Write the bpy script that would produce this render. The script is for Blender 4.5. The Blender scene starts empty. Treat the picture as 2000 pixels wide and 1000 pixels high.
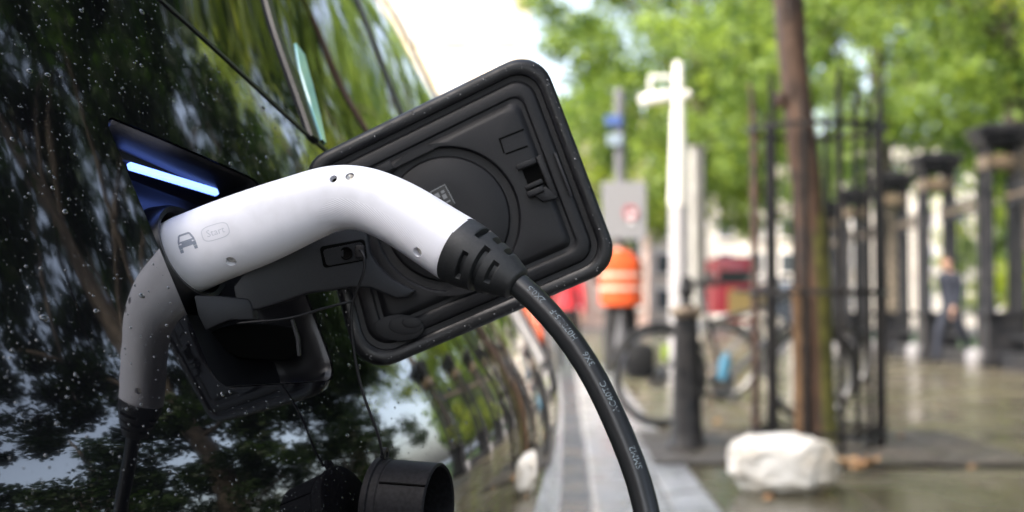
import bpy, bmesh, math, random
import numpy as np
from mathutils import Vector, Matrix
from mathutils.bvhtree import BVHTree
random.seed(7); RNG = np.random.default_rng(7)
SC = bpy.context.scene
COL = SC.collection

# ------------------------------------------------------------------ camera
FPX = 2800.0; CAMZ = 0.75; VPX, VPY = 1110.0, 615.0        # focal length in photo pixels, vanishing point of the street
YAW = math.atan((VPX - 1000) / FPX); PITCH = math.atan((VPY - 500) / FPX)
cam_d = bpy.data.cameras.new('camera'); cam = bpy.data.objects.new('camera', cam_d); COL.objects.link(cam)
cam.location = (0, 0, CAMZ); cam.rotation_euler = (math.pi/2 + PITCH, 0, YAW)
cam_d.sensor_width = 36; cam_d.lens = FPX / 2000 * 36; cam_d.clip_start = 0.05; cam_d.clip_end = 2000
cam_d.dof.use_dof = True; cam_d.dof.focus_distance = 1.14; cam_d.dof.aperture_fstop = 5.0; cam_d.dof.aperture_blades = 0
SC.camera = cam

# ------------------------------------------------------------------ light
SUN_EL, SUN_AZ = math.radians(44), math.radians(-128)        # azimuth measured from +Y (down the street), negative = to the left
w = bpy.data.worlds.new('World'); SC.world = w; w.use_nodes = True
nt = w.node_tree; nt.nodes.clear()
sky = nt.nodes.new('ShaderNodeTexSky'); sky.sky_type = 'NISHITA'; sky.sun_disc = False
sky.sun_elevation = SUN_EL; sky.sun_rotation = SUN_AZ; sky.air_density = 1.0; sky.dust_density = 4.5; sky.ozone_density = 1.2
hs = nt.nodes.new('ShaderNodeHueSaturation'); hs.inputs['Saturation'].default_value = 0.66
bg = nt.nodes.new('ShaderNodeBackground'); bg.inputs['Strength'].default_value = 0.15
out = nt.nodes.new('ShaderNodeOutputWorld')
nt.links.new(sky.outputs[0], hs.inputs['Color']); nt.links.new(hs.outputs[0], bg.inputs['Color']); nt.links.new(bg.outputs[0], out.inputs[0])
sl = bpy.data.lights.new('sun', 'SUN'); sl.energy = 1.3; sl.angle = math.radians(10); sl.color = (1.0, 0.89, 0.72)
so = bpy.data.objects.new('sun', sl); COL.objects.link(so)
sd = Vector((math.sin(SUN_AZ)*math.cos(SUN_EL), math.cos(SUN_AZ)*math.cos(SUN_EL), math.sin(SUN_EL)))
so.rotation_euler = sd.to_track_quat('Z', 'Y').to_euler(); so.location = (-4, 6, 12)
SC.view_settings.view_transform = 'Standard'; SC.view_settings.look = 'None'; SC.view_settings.gamma = 1.0
SC.view_settings.exposure = 2.15; SC.view_settings.use_curve_mapping = False
SC.render.engine = 'CYCLES'
SC.cycles.use_denoising = True; SC.cycles.max_bounces = 8; SC.cycles.transparent_max_bounces = 8
SC.cycles.sample_clamp_indirect = 6; SC.cycles.caustics_reflective = False; SC.cycles.caustics_refractive = False

# ------------------------------------------------------------------ helpers: pixels to places
def cam_axes():
    cy, sy, cp, sp = math.cos(YAW), math.sin(YAW), math.cos(PITCH), math.sin(PITCH)
    f = np.array([-sy*cp, cy*cp, sp]); r = np.array([cy, sy, 0.0])
    return r, np.cross(r, f), f
CR, CU, CF = cam_axes(); CO = np.array([0, 0, CAMZ])
def ray(px, py): return CF + CR*((px-1000)/FPX) + CU*((500-py)/FPX)
def P(px, py, Y):
    d = ray(px, py); return CO + d*(Y/d[1])
def G(px, py, z=0.0):
    d = ray(px, py); return CO + d*((z-CAMZ)/d[2])

# ------------------------------------------------------------------ helpers: objects
def tag(o, label=None, cat=None, group=None, kind=None):
    if label: o['label'] = label
    if cat: o['category'] = cat
    if group: o['group'] = group
    if kind: o['kind'] = kind
    return o
def link(name, me, mats=None, parent=None, smooth=None):
    o = bpy.data.objects.new(name, me); COL.objects.link(o)
    if mats is not None:
        for m in (mats if isinstance(mats, (list, tuple)) else [mats]): me.materials.append(m)
    if parent is not None:
        o.parent = parent
        if parent.type == 'EMPTY':                       # geometry is given in world space
            o.matrix_parent_inverse = (Matrix.Translation(parent.location) @ parent.rotation_euler.to_matrix().to_4x4()).inverted()
    if smooth is not None: shade(me, smooth)
    return o
def shade(me, ang=40):
    n = len(me.polygons)
    me.polygons.foreach_set('use_smooth', [True]*n)
    if ang < 180:
        try: me.set_sharp_from_angle(angle=math.radians(ang))
        except Exception: pass
def empty(name, loc=(0, 0, 0), label=None, cat=None, group=None):
    o = bpy.data.objects.new(name, None); COL.objects.link(o); o.location = loc; o.empty_display_size = 0.1
    return tag(o, label, cat, group)
def fresh(bm, name='m'):
    me = bpy.data.meshes.new(name); bm.to_mesh(me); bm.free(); return me
def mesh(verts, faces, name='m'):
    me = bpy.data.meshes.new(name); me.from_pydata([tuple(map(float, v)) for v in verts], [], faces); me.update(); return me
def box(bm, c, s, rz=0.0, bev=0.0, rot=None):
    r = bmesh.ops.create_cube(bm, size=1.0)['verts']
    M = Matrix.Translation(Vector(c)) @ (rot if rot is not None else Matrix.Rotation(rz, 4, 'Z')) @ Matrix.Diagonal((*s, 1))
    bmesh.ops.transform(bm, matrix=M, verts=r)
    if bev > 0:
        es = {e for v in r for e in v.link_edges}
        bmesh.ops.bevel(bm, geom=list(es), offset=bev, segments=2, affect='EDGES', profile=0.5)
def boxm(c, s, rz=0.0, bev=0.0):
    bm = bmesh.new(); box(bm, c, s, rz, bev); return fresh(bm)
def grid_faces(nu, nv, close_v=True, off=0):
    f = []
    for i in range(nu-1):
        for j in range(nv if close_v else nv-1):
            k = (j+1) % nv
            f.append((off+i*nv+j, off+i*nv+k, off+(i+1)*nv+k, off+(i+1)*nv+j))
    return f
def frames(path):
    p = np.asarray(path, float); t = np.gradient(p, axis=0); t /= np.linalg.norm(t, axis=1)[:, None]
    ref = np.array([0, -1.0, 0.0]) if abs(t[0][1]) < .9 else np.array([1.0, 0, 0])
    e1s, e2s = [], []; e1 = ref - t[0]*np.dot(ref, t[0]); e1 /= np.linalg.norm(e1)
    for k in range(len(p)):
        e1 = e1 - t[k]*np.dot(e1, t[k]); e1 /= np.linalg.norm(e1); e1s.append(e1); e2s.append(np.cross(t[k], e1))
    return p, t, np.array(e1s), np.array(e2s)
def tube_vf(path, rad, ns=12, cap=True, rfun=None):
    p, t, e1, e2 = frames(path); n = len(p); rad = np.broadcast_to(np.asarray(rad, float), (n,))
    V = []
    for i in range(n):
        for j in range(ns):
            a = 2*math.pi*j/ns; r = rad[i] if rfun is None else rfun(i, a)*rad[i]
            V.append(p[i] + (e1[i]*math.cos(a) + e2[i]*math.sin(a))*r)
    F = grid_faces(n, ns)
    if cap:
        F.append(tuple(range(ns-1, -1, -1))); F.append(tuple((n-1)*ns + j for j in range(ns)))
    return V, F
def tube(path, rad, ns=12, cap=True): return mesh(*tube_vf(path, rad, ns, cap))
class MB:
    def __init__(s): s.v = []; s.f = []
    def add(s, V, F):
        o = len(s.v); s.v += [tuple(map(float, v)) for v in V]; s.f += [tuple(i+o for i in f) for f in F]; return s
    def tube(s, path, rad, ns=8, cap=True): return s.add(*tube_vf(path, rad, ns, cap))
    def box(s, c, sz, M=None):
        V = [Vector(((i & 1)-.5, ((i >> 1) & 1)-.5, ((i >> 2) & 1)-.5)) for i in range(8)]
        V = [Vector((v.x*sz[0], v.y*sz[1], v.z*sz[2])) for v in V]
        V = [(M @ v if M else v) + Vector(c) for v in V]
        return s.add(V, [(0, 2, 3, 1), (4, 5, 7, 6), (0, 1, 5, 4), (2, 6, 7, 3), (0, 4, 6, 2), (1, 3, 7, 5)])
    def mesh(s): return mesh(s.v, s.f)
def lathe_vf(o, ax, prof, ns=32, closed=False):
    """prof: list of (distance along axis, radius)"""
    o = np.asarray(o, float); ax = np.asarray(ax, float); ax /= np.linalg.norm(ax)
    ref = np.array([0, 0, 1.0]) if abs(ax[2]) < .9 else np.array([1.0, 0, 0])
    e1 = np.cross(ax, ref); e1 /= np.linalg.norm(e1); e2 = np.cross(ax, e1)
    V = [o + ax*h + (e1*math.cos(2*math.pi*j/ns) + e2*math.sin(2*math.pi*j/ns))*r for h, r in prof for j in range(ns)]
    F = grid_faces(len(prof), ns)
    if closed:
        F += [tuple((len(prof)-1)*ns + j for j in range(ns)), tuple(range(ns-1, -1, -1))]
    return V, F
def lathe(o, ax, prof, ns=32, closed=False): 
    me = mesh(*lathe_vf(o, ax, prof, ns, closed)); return fixn(me)
def fixn(me):
    bm = bmesh.new(); bm.from_mesh(me); bmesh.ops.recalc_face_normals(bm, faces=bm.faces); bm.to_mesh(me); bm.free(); return me
def nspline(x, y):
    x = np.asarray(x, float); y = np.asarray(y, float); n = len(x); h = np.diff(x)
    A = np.zeros((n, n)); b = np.zeros(y.shape); A[0, 0] = A[-1, -1] = 1
    for i in range(1, n-1):
        A[i, i-1] = h[i-1]; A[i, i] = 2*(h[i-1]+h[i]); A[i, i+1] = h[i]
        b[i] = 6*((y[i+1]-y[i])/h[i] - (y[i]-y[i-1])/h[i-1])
    m = np.linalg.solve(A, b)
    def f(t):
        t = np.clip(np.asarray(t, float), x[0], x[-1]); i = np.clip(np.searchsorted(x, t)-1, 0, n-2)
        hh = h[i]; a = (x[i+1]-t); c = (t-x[i])
        if y.ndim > 1: hh = hh[..., None]; a = a[..., None]; c = c[..., None]
        return m[i]*a**3/(6*hh) + m[i+1]*c**3/(6*hh) + (y[i]/hh - m[i]*hh/6)*a + (y[i+1]/hh - m[i+1]*hh/6)*c
    return f
def smooth_path(pts, n):
    p = np.asarray(pts, float); c = np.concatenate([[0], np.cumsum(np.linalg.norm(np.diff(p, axis=0), axis=1))])
    return nspline(c, p)(np.linspace(0, c[-1], n))
def rounded(poly, r, k=8):
    """rounded convex polygon, k+1 points per corner; r one radius or one per corner"""
    n = len(poly); out = []; poly = [np.asarray(p, float) for p in poly]
    for i in range(n):
        p0, p1, p2 = poly[i-1], poly[i], poly[(i+1) % n]; rr = r[i] if isinstance(r, (list, tuple)) else r
        a = (p0-p1)/np.linalg.norm(p0-p1); b = (p2-p1)/np.linalg.norm(p2-p1)
        th = math.acos(np.clip(np.dot(a, b), -1, 1)); d = rr/math.tan(th/2)
        bis = (a+b)/np.linalg.norm(a+b); c = p1 + bis*rr/math.sin(th/2)
        s0 = p1+a*d-c; s1 = p1+b*d-c; full = math.acos(np.clip(np.dot(s0, s1)/rr**2, -1, 1))
        for q in range(k+1):
            t = q/k; out.append(c + (s0*math.sin((1-t)*full) + s1*math.sin(t*full))/math.sin(full))
    return out
def inset(poly, o):
    """inset a convex polygon (given in order) by o"""
    n = len(poly); poly = [np.asarray(p, float) for p in poly]; cen = sum(poly)/n; L = []
    for i in range(n):
        a, b = poly[i], poly[(i+1) % n]; d = (b-a)/np.linalg.norm(b-a); nn = np.array([-d[1], d[0]])
        if np.dot(cen-a, nn) < 0: nn = -nn
        L.append((a+nn*o, d))
    out = []
    for i in range(n):
        (p, d), (q, e) = L[i-1], L[i]
        t = np.linalg.solve(np.array([d, -e]).T, q-p)[0]; out.append(p+d*t)
    return out
def densify(pts, step):
    out = []
    for a, b in zip(pts, list(pts[1:])+[pts[0]]):
        k = max(1, int(np.linalg.norm(np.asarray(b)-a)/step))
        for i in range(k): out.append(np.asarray(a)+(np.asarray(b)-a)*i/k)
    return out

def polar(poly, cen, angs):
    """points of a star-shaped outline seen from cen at the given angles"""
    p = np.array(poly)-cen; q = np.roll(p, -1, 0); out = []
    for a in angs:
        d = np.array([math.cos(a), math.sin(a)]); e = q-p; den = d[0]*e[:, 1]-d[1]*e[:, 0]; den = np.where(np.abs(den) < 1e-9, 1e-9, den)
        t = (p[:, 0]*e[:, 1]-p[:, 1]*e[:, 0])/den; u = (p[:, 0]*d[1]-p[:, 1]*d[0])/den
        ok = (t > 0) & (u >= -1e-6) & (u <= 1+1e-6); out.append(cen+d*np.max(np.where(ok, t, -1)))
    return out

# ------------------------------------------------------------------ materials
def mat(name, col, rough=0.5, metal=0.0, coat=0.0, spec=0.5, ior=1.5, emit=None, estr=0.0):
    m = bpy.data.materials.new(name); m.use_nodes = True; b = m.node_tree.nodes['Principled BSDF']
    b.inputs['Base Color'].default_value = (*col, 1); b.inputs['Roughness'].default_value = rough; b.inputs['Metallic'].default_value = metal
    b.inputs['Coat Weight'].default_value = coat; b.inputs['Coat Roughness'].default_value = 0.02
    b.inputs['Specular IOR Level'].default_value = spec; b.inputs['IOR'].default_value = ior
    if emit: b.inputs['Emission Color'].default_value = (*emit, 1); b.inputs['Emission Strength'].default_value = estr
    return m
def noisy(m, scale, c1, c2, detail=5, lo=0.35, hi=0.65, rough=None, bump=0.0, coords='Object', bscale=None, bdist=0.01):
    t = m.node_tree; b = t.nodes['Principled BSDF']; tc = t.nodes.new('ShaderNodeTexCoord')
    n = t.nodes.new('ShaderNodeTexNoise'); n.inputs['Scale'].default_value = scale; n.inputs['Detail'].default_value = detail
    r = t.nodes.new('ShaderNodeValToRGB'); r.color_ramp.elements[0].position = lo; r.color_ramp.elements[1].position = hi
    r.color_ramp.elements[0].color = (*c1, 1); r.color_ramp.elements[1].color = (*c2, 1)
    t.links.new(tc.outputs[coords], n.inputs['Vector']); t.links.new(n.outputs['Fac'], r.inputs['Fac']); t.links.new(r.outputs['Color'], b.inputs['Base Color'])
    if rough:
        mr = t.nodes.new('ShaderNodeMapRange'); mr.inputs['From Min'].default_value = lo; mr.inputs['From Max'].default_value = hi
        mr.inputs['To Min'].default_value = rough[0]; mr.inputs['To Max'].default_value = rough[1]
        t.links.new(n.outputs['Fac'], mr.inputs['Value']); t.links.new(mr.outputs['Result'], b.inputs['Roughness'])
    if bump:
        n2 = t.nodes.new('ShaderNodeTexNoise'); n2.inputs['Scale'].default_value = bscale or scale*8; n2.inputs['Detail'].default_value = 4
        bp = t.nodes.new('ShaderNodeBump'); bp.inputs['Strength'].default_value = bump; bp.inputs['Distance'].default_value = bdist
        t.links.new(tc.outputs[coords], n2.inputs['Vector']); t.links.new(n2.outputs['Fac'], bp.inputs['Height']); t.links.new(bp.outputs['Normal'], b.inputs['Normal'])
    return m
M = {}
M['paint'] = mat('black_paint', (0.004, 0.004, 0.005), 0.06, coat=1.0)
M['paint'].node_tree.nodes['Principled BSDF'].inputs['Coat IOR'].default_value = 1.95
_t = M['paint'].node_tree; _b = _t.nodes['Principled BSDF']; _c = _t.nodes.new('ShaderNodeTexCoord'); _n = _t.nodes.new('ShaderNodeTexNoise'); _n.inputs['Scale'].default_value = 22; _n.inputs['Detail'].default_value = 2
_p = _t.nodes.new('ShaderNodeBump'); _p.inputs['Strength'].default_value = .07; _p.inputs['Distance'].default_value = .0012; _t.links.new(_c.outputs['Object'], _n.inputs['Vector']); _t.links.new(_n.outputs['Fac'], _p.inputs['Height']); _t.links.new(_p.outputs[0], _b.inputs['Normal']); _t.links.new(_p.outputs[0], _b.inputs['Coat Normal'])
M['glass'] = mat('tinted_glass', (0.005, 0.006, 0.006), 0.01, coat=0.0, ior=1.5)
M['trim'] = mat('black_rubber_trim', (0.008, 0.008, 0.009), 0.35)
M['rimtrim'] = noisy(mat('satin_black_edge', (.005, .005, .006), .38, spec=.35), 60, (.004, .004, .005), (.009, .009, .010), rough=(.3, .5))
M['capm'] = noisy(mat('dull_black_moulding', (.006, .006, .007), .6, spec=.15), 300, (.004, .004, .005), (.010, .010, .012))
M['skyglass'] = mat('sky_painted_glass', (0.36, 0.74, 0.72), 0.15, coat=1.0)
M['plastic'] = noisy(mat('black_plastic', (0.007, 0.007, 0.008), 0.5, spec=.3), 900, (0.006, 0.006, 0.007), (0.010, 0.010, 0.012), bump=0.06, bscale=2500, bdist=0.0004)
M['plastic_gloss'] = mat('glossy_black_plastic', (0.005, 0.005, 0.006), 0.3, spec=.4)
M['plastic_grey'] = noisy(mat('dark_grey_plastic', (0.016, 0.016, 0.019), 0.5, spec=.35), 900, (0.014, 0.014, 0.017), (0.019, 0.019, 0.022), bump=0.05, bscale=2500, bdist=0.0004)
M['rubber'] = noisy(mat('rubber', (0.012, 0.013, 0.014), 0.55), 400, (0.010, 0.011, 0.012), (0.018, 0.019, 0.020), bump=0.08, bscale=1800, bdist=0.0005)
M['cable'] = mat('cable_sheath', (0.012, 0.013, 0.014), 0.33)
M['print'] = noisy(mat('white_print', (0.22, 0.27, 0.29), 0.5), 140, (.03, .034, .037), (.20, .24, .26), lo=.30, hi=.55)
M['steel'] = mat('steel', (0.55, 0.52, 0.47), 0.35, 1.0)
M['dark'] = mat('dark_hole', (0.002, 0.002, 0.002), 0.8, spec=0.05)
M['icon'] = mat('grey_icon_print', (0.30, 0.33, 0.40), 0.5)
M['faint'] = mat('faint_engraving', (0.62, 0.64, 0.70), 0.5)
M['label'] = mat('sticker_print', (0.16, 0.165, 0.175), 0.4)
M['led'] = mat('led_strip', (0.6, 0.85, 1.0), 0.4, emit=(0.13, 0.24, 0.95), estr=.95)

# ================================================================== the parked car
CX = -0.92
half = [(-0.92, .44), (-.76, .47), (-.59, .585), (-.415, .765), (-.309, .925), (-.243, 1.06), (-.180, 1.23), (-.110, 1.5), (-.055, 1.9), (-.022, 2.5),
        (-.012, 3.2), (-.03, 4.0), (-.10, 4.5), (-.30, 4.85), (-.60, 5.0), (-.92, 5.03)]
loop = half + [(2*CX-x, y) for x, y in half[-2:0:-1]]
_L = np.array(loop*3 + [loop[0]]); _n = len(loop)
_ch = np.concatenate([[0], np.cumsum(np.hypot(*np.diff(_L, axis=0).T))]); _spl = nspline(_ch, _L)
_pp = _spl(np.linspace(_ch[_n], _ch[2*_n], 6001)); _ss = np.concatenate([[0], np.cumsum(np.hypot(*np.diff(_pp, axis=0).T))]); SLEN = _ss[-1]
DS = float(_ss[np.argmin(np.abs(_pp[:2500, 1]-1.06))]) - 1.0773      # where the rear quarter begins along the outline
def plan(s):
    s = np.mod(s, SLEN); return np.stack([np.interp(s, _ss, _pp[:, 0]), np.interp(s, _ss, _pp[:, 1])], -1)
def mdir(b):
    x = (b[..., 0]-CX)/.93; y = (b[..., 1]-2.70)/2.36
    g = np.stack([np.sign(x)*np.abs(x)**2.4/.93, np.sign(y)*np.abs(y)**2.4/2.36*1.35], -1)
    return g/np.linalg.norm(g, axis=-1, keepdims=True)
prof = nspline([-.75, -.62, -.45, -.28, -.17, -.10, -.05, 0, .07, .15, .22, .3, .45, .6, .7, .76],
               [-.10, -.03, -.004, 0, -.004, -.018, -.036, -.058, -.09, -.127, -.16, -.198, -.262, -.335, -.405, -.48])
def S(s, z, off=0.0):
    """point of the car's side: s along the outline, z above the camera height"""
    s = np.asarray(s, float); z = np.asarray(z, float); b = plan(s)
    q = b + mdir(b)*prof(z)[..., None]; r = np.concatenate([q, (z+CAMZ)[..., None]], -1)
    return r + SN(s, z)*off if off else r
def SN(s, z):
    e = 4e-3; s = np.asarray(s, float); z = np.asarray(z, float)
    a = S(s+e, z)-S(s-e, z); b = S(s, z+e)-S(s, z-e); n = np.cross(a, b); return n/np.linalg.norm(n, axis=-1, keepdims=True)
_zb = nspline(np.array([.6, .9, 1.1, 1.238, 1.37, 1.5, 1.62, 1.9, 3.0, 3.6, 4.6, 5.7])+DS, [.37, .365, .335, .283, .222, .1686, .146, .138, .135, .13, .12, .11])
def half_s(s): s = np.mod(s, SLEN); return np.minimum(s, SLEN-s)
def zbelt(s): return _zb(np.maximum(half_s(s), .6+DS))
def ztop(s):
    y = plan(s)[..., 1]; t = np.clip((y-2.95)/(3.75-2.95), 0, 1); t = t*t*(3-2*t)*.6+t*.4
    t2 = np.clip((y-.36)/.5, 0, 1)
    return np.maximum((.69*(1-t)+.150*t)*(.80+.20*t2), zbelt(s)+.02)

car = empty('parked_car', (CX, 2.7, -0.12), 'black rain spotted car parked at the kerb with open charging flap', 'car')

OPEN = rounded([(1.066+DS, .158), (1.297+DS, .121), (1.287+DS, -.058), (1.092+DS, -.056)], [.010, .026, .022, .022], 10)
def in_poly(s, z, poly):
    p = np.array(poly); q = np.roll(p, -1, 0); ins = np.zeros(np.shape(s), bool)
    for (x0, y0), (x1, y1) in zip(p, q):
        c = ((y0 > z) != (y1 > z)) & (s < (x1-x0)*(z-y0)/((y1-y0) if y1 != y0 else 1e-12)+x0); ins ^= c
    return ins
def snap(pt, poly):
    best = None; p = np.array(poly); q = np.roll(p, -1, 0); d = q-p
    t = np.clip(((pt-p)*d).sum(1)/np.maximum((d*d).sum(1), 1e-12), 0, 1); c = p+d*t[:, None]
    return c[np.argmin(((c-pt)**2).sum(1))]
def spaced(*seg):
    out = []
    for a, b, st in seg:
        k = max(1, int(round((b-a)/st))); out += [a+(b-a)*i/k for i in range(k)]
    return out + [seg[-1][1]]
HS = SLEN/2
s_right = spaced((0, .6, .03), (.6, 1.0+DS, .012), (1.0+DS, 1.36+DS, .0035), (1.36+DS, 2.3, .012), (2.3, HS, .03))
s_all = np.array(s_right + [SLEN-s for s in s_right[-2:0:-1]])
w_rows = np.array(spaced((-.68, -.3, .02), (-.3, -.09, .009), (-.09, .2, .0035), (.2, .4, .010)))
nS, nW = len(s_all), len(w_rows)
SS, WW = np.meshgrid(s_all, w_rows, indexing='ij')
ZZ = np.where(WW <= 0, WW, WW*(zbelt(SS)-.002)/.4)
ARCH = [(.74, .36), (4.02, .36)]
dead = np.zeros((nS, nW-1), bool)
SF = SS.copy(); ZF = ZZ.copy()
def kill(poly, sidx=slice(None)):
    sc = .25*(SF[:, :-1]+np.roll(SF, -1, 0)[:, :-1]+SF[:, 1:]+np.roll(SF, -1, 0)[:, 1:]); zc = .25*(ZF[:, :-1]+np.roll(ZF, -1, 0)[:, :-1]+ZF[:, 1:]+np.roll(ZF, -1, 0)[:, 1:])
    k = in_poly(sc, zc, poly); k[-1] = False
    vk = np.zeros(SF.shape, int)
    for di in (0, 1):
        for dj in (0, 1): vk[np.ix_((np.arange(nS)+di) % nS, np.arange(nW-1)+dj)] += k
    for i, j in np.argwhere((vk > 0) & (vk < 4)):
        SF[i, j], ZF[i, j] = snap(np.array([SF[i, j], ZF[i, j]]), poly)
    return k
dead |= kill(OPEN)
def s_at_y(y): i = np.argmin(np.abs(_pp[:3000, 1]-y)); return _ss[i]
for yc, r in ARCH:
    for side in (0, 1):
        sc_ = s_at_y(yc); sc_ = SLEN-sc_ if side else sc_
        poly = [(sc_+r*math.cos(a), -.56+r*math.sin(a)) for a in np.linspace(0, 2*math.pi, 48, endpoint=False)]
        dead |= kill(poly)
V = S(SF.ravel(), ZF.ravel())
F = []
for i in range(nS):
    k = (i+1) % nS
    for j in range(nW-1):
        if not dead[i, j]: F.append((i*nW+j, k*nW+j, k*nW+j+1, i*nW+j+1))
used = np.zeros(len(V), bool); used[np.array(F).ravel()] = True; rm = np.cumsum(used)-1
bm = bmesh.new(); bv = [bm.verts.new(v) for v in V[used]]
for f in F:
    try: bm.faces.new([bv[rm[i]] for i in f])
    except ValueError: pass
bm.normal_update()
# fold every free edge inwards so that the sheet shows a thickness
eb = [e for e in bm.edges if e.is_boundary]
vn = {v: v.normal.copy() for e in eb for v in e.verts}
ext = bmesh.ops.extrude_edge_only(bm, edges=eb)['geom']; nv = [g for g in ext if isinstance(g, bmesh.types.BMVert)]
for v in nv:
    src = min((e.other_vert(v) for e in v.link_edges if e.other_vert(v) in vn), key=lambda q: (q.co-v.co).length)
    v.co = v.co - vn[src]*0.012
bmesh.ops.recalc_face_normals(bm, faces=bm.faces)
body = link('body_shell', fresh(bm), M['paint'], car, 30)

# glasshouse: glass band and roof
nr = 26; s_g = np.array(spaced((0, .7, .03), (.7, 2.3, .014), (2.3, HS, .025)))
def band(sv, f0, f1, n, off=0.0):
    A, B = np.meshgrid(sv, np.linspace(0, 1, n), indexing='ij'); lo, hi = f0(A), f1(A); return S(A, lo+(hi-lo)*B, off)
s_loop = np.concatenate([s_g, SLEN-s_g[-2:0:-1]])
Vg = band(s_loop, lambda s: zbelt(s)+.002, ztop, nr).reshape(-1, 3); ng = len(s_loop)
Fg = [(i*nr+j, ((i+1) % ng)*nr+j, ((i+1) % ng)*nr+j+1, i*nr+j+1) for i in range(ng) for j in range(nr-1)]
link('window_glass', mesh(Vg, Fg), M['glass'], car, 50)
top = S(s_g, ztop(s_g)); Vt = []; nc = 15
for p in top:
    q = np.array([2*CX-p[0], p[1], p[2]])
    for c in range(nc):
        t = c/(nc-1); Vt.append(p+(q-p)*t+np.array([0, 0, .045*math.sin(math.pi*t)*min(1, abs(p[0]-CX)/.4)]))
Ft = [(i*nc+j, i*nc+j+1, (i+1)*nc+j+1, (i+1)*nc+j) for i in range(len(s_g)-1) for j in range(nc-1)]
link('roof_panel', fixn(mesh(Vt, Ft)), M['paint'], car, 40)
def strip(sz, wid, off, n=40):
    """a raised strip along a line on the car's side"""
    p = smooth_path([(a+DS, b, 0) for a, b in sz], n)[:, :2]; t = np.gradient(p, axis=0); t /= np.linalg.norm(t, axis=1)[:, None]; nn = np.stack([-t[:, 1], t[:, 0]], 1)
    wv = np.interp(np.linspace(0, 1, n), np.linspace(0, 1, len(wid)), wid)[:, None] if isinstance(wid, (list, tuple)) else wid
    rows = [(p-nn*wv/2, -.002), (p-nn*wv/2*.9, off), (p+nn*wv/2*.9, off), (p+nn*wv/2, -.002)]
    Vv = np.concatenate([S(q[:, 0], q[:, 1], o) for q, o in rows]); Ff = [(k*n+i, k*n+i+1, (k+1)*n+i+1, (k+1)*n+i) for k in range(3) for i in range(n-1)]
    return fixn(mesh(Vv, Ff))
link('window_pillar', strip([(1.474, .180), (1.49, .23), (1.523, .33), (1.60, .45), (1.72, .60), (1.80, .68)], .017, .004), M['trim'], car, 30)
link('window_pillar', strip([(2.03, .142), (2.06, .25), (2.10, .42), (2.13, .55), (2.15, .68)], .03, .003), M['trim'], car, 30)
link('window_pillar', strip([(3.32, .142), (3.22, .30), (3.10, .47), (3.02, .58), (2.96, .66)], .06, .004), M['trim'], car, 30)
link('painted_sky_strip', strip([(1.503, .181), (1.522, .215), (1.550, .262), (1.572, .292)], [.008, .021, .027, .020], .002), M['skyglass'], car, 60)  # turquoise strip paints a sky reflection onto the glass
link('window_seal', strip([(1.15, .3245), (1.238, .2860), (1.37, .2250), (1.5, .1716), (1.62, .149), (1.9, .141)], .005, .0015), M['trim'], car, 30)
# wheels and a dark underbody
link('underbody', boxm((CX, 2.7, .30), (1.45, 4.0, .5)), M['trim'], car)
for yc in (.78, 4.02):
    for sx in (1, -1):
        xo = float(plan(s_at_y(yc))[0]) - .05; xc = xo if sx > 0 else 2*CX-xo; c = (xc-sx*.10, yc, .20)
        wl = link('wheel', lathe(c, (sx, 0, 0), [(-.09, .20), (-.10, .27), (-.085, .31), (-.04, .32), (.04, .32), (.085, .31), (.10, .27), (.09, .215), (.06, .21)], 48), M['rubber'], car, 40)
        rb = MB(); rb.add(*lathe_vf(c, (sx, 0, 0), [(.075, .215), (.085, .20), (.05, .18), (.03, .02)], 40))
        for k in range(5):
            a = 2*math.pi*k/5; rb.box((c[0]+sx*.07, c[1]+.1*math.cos(a), c[2]+.1*math.sin(a)), (.02, .2, .045), Matrix.Rotation(a, 3, 'X'))
        link('rim', fixn(rb.mesh()), M['steel'], wl, 40)

# ---------------------------------------------------------------- charging port: housing, inlet, light
OC = S(1.184+DS, .05); ON = SN(1.184+DS, .05)                                   # middle of the opening and its outward direction
OE = S(1.19+DS, .05)-S(1.178+DS, .05); OE /= np.linalg.norm(OE); OT = np.cross(ON, OE)  # along the car, up the side
port = MB(); od = densify(OPEN, .006); no = len(od); ocen = np.mean(od, 0); rows = []
for k, (sc_, dep) in enumerate([(.990, .0015), (.985, .003), (.970, .006), (.968, .014), (.962, .018), (.95, .046), (.92, .052), (.40, .052)]):
    q = np.array([(p-ocen)*sc_+ocen for p in od]); rows.append(S(q[:, 0], q[:, 1]) - ON*dep if dep < .016 else (S(q[:, 0], q[:, 1])*.35 + .65*(OC+np.outer((S(q[:, 0], q[:, 1])-OC)@OE, OE)+np.outer((S(q[:, 0], q[:, 1])-OC)@OT, OT))) - ON*dep)
Vp = np.concatenate(rows); Fp = grid_faces(len(rows), no); Fp.append(tuple((len(rows)-1)*no+j for j in range(no)))
port_o = link('charge_port', fixn(mesh(Vp, Fp)), M['plastic_gloss'], car, 35)
def on_plane(px, py, dep):
    d = ray(px, py); o = OC-ON*dep; t = np.dot(o-CO, ON)/np.dot(d, ON); return CO+d*t
a, b = on_plane(252, 324, .030), on_plane(423, 376, .030)
ax = (b-a)/np.linalg.norm(b-a); up = np.cross(ON, ax)
bm = bmesh.new(); R = Matrix((ax, up, ON)).transposed().to_4x4(); box(bm, (a+b)/2, (np.linalg.norm(b-a), .0062, .005), rot=R, bev=.0012)
link('light_strip', fresh(bm), M['led'], port_o)
bm = bmesh.new(); box(bm, (a+b)/2+up*.016-ON*.004, (np.linalg.norm(b-a)+.03, .024, .010), rot=R, bev=.003); link('light_bracket', fresh(bm), M['plastic'], port_o, 40)
IN_C = P(362, 499, 1.20)                                                  # where the plug sits in the inlet
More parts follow.
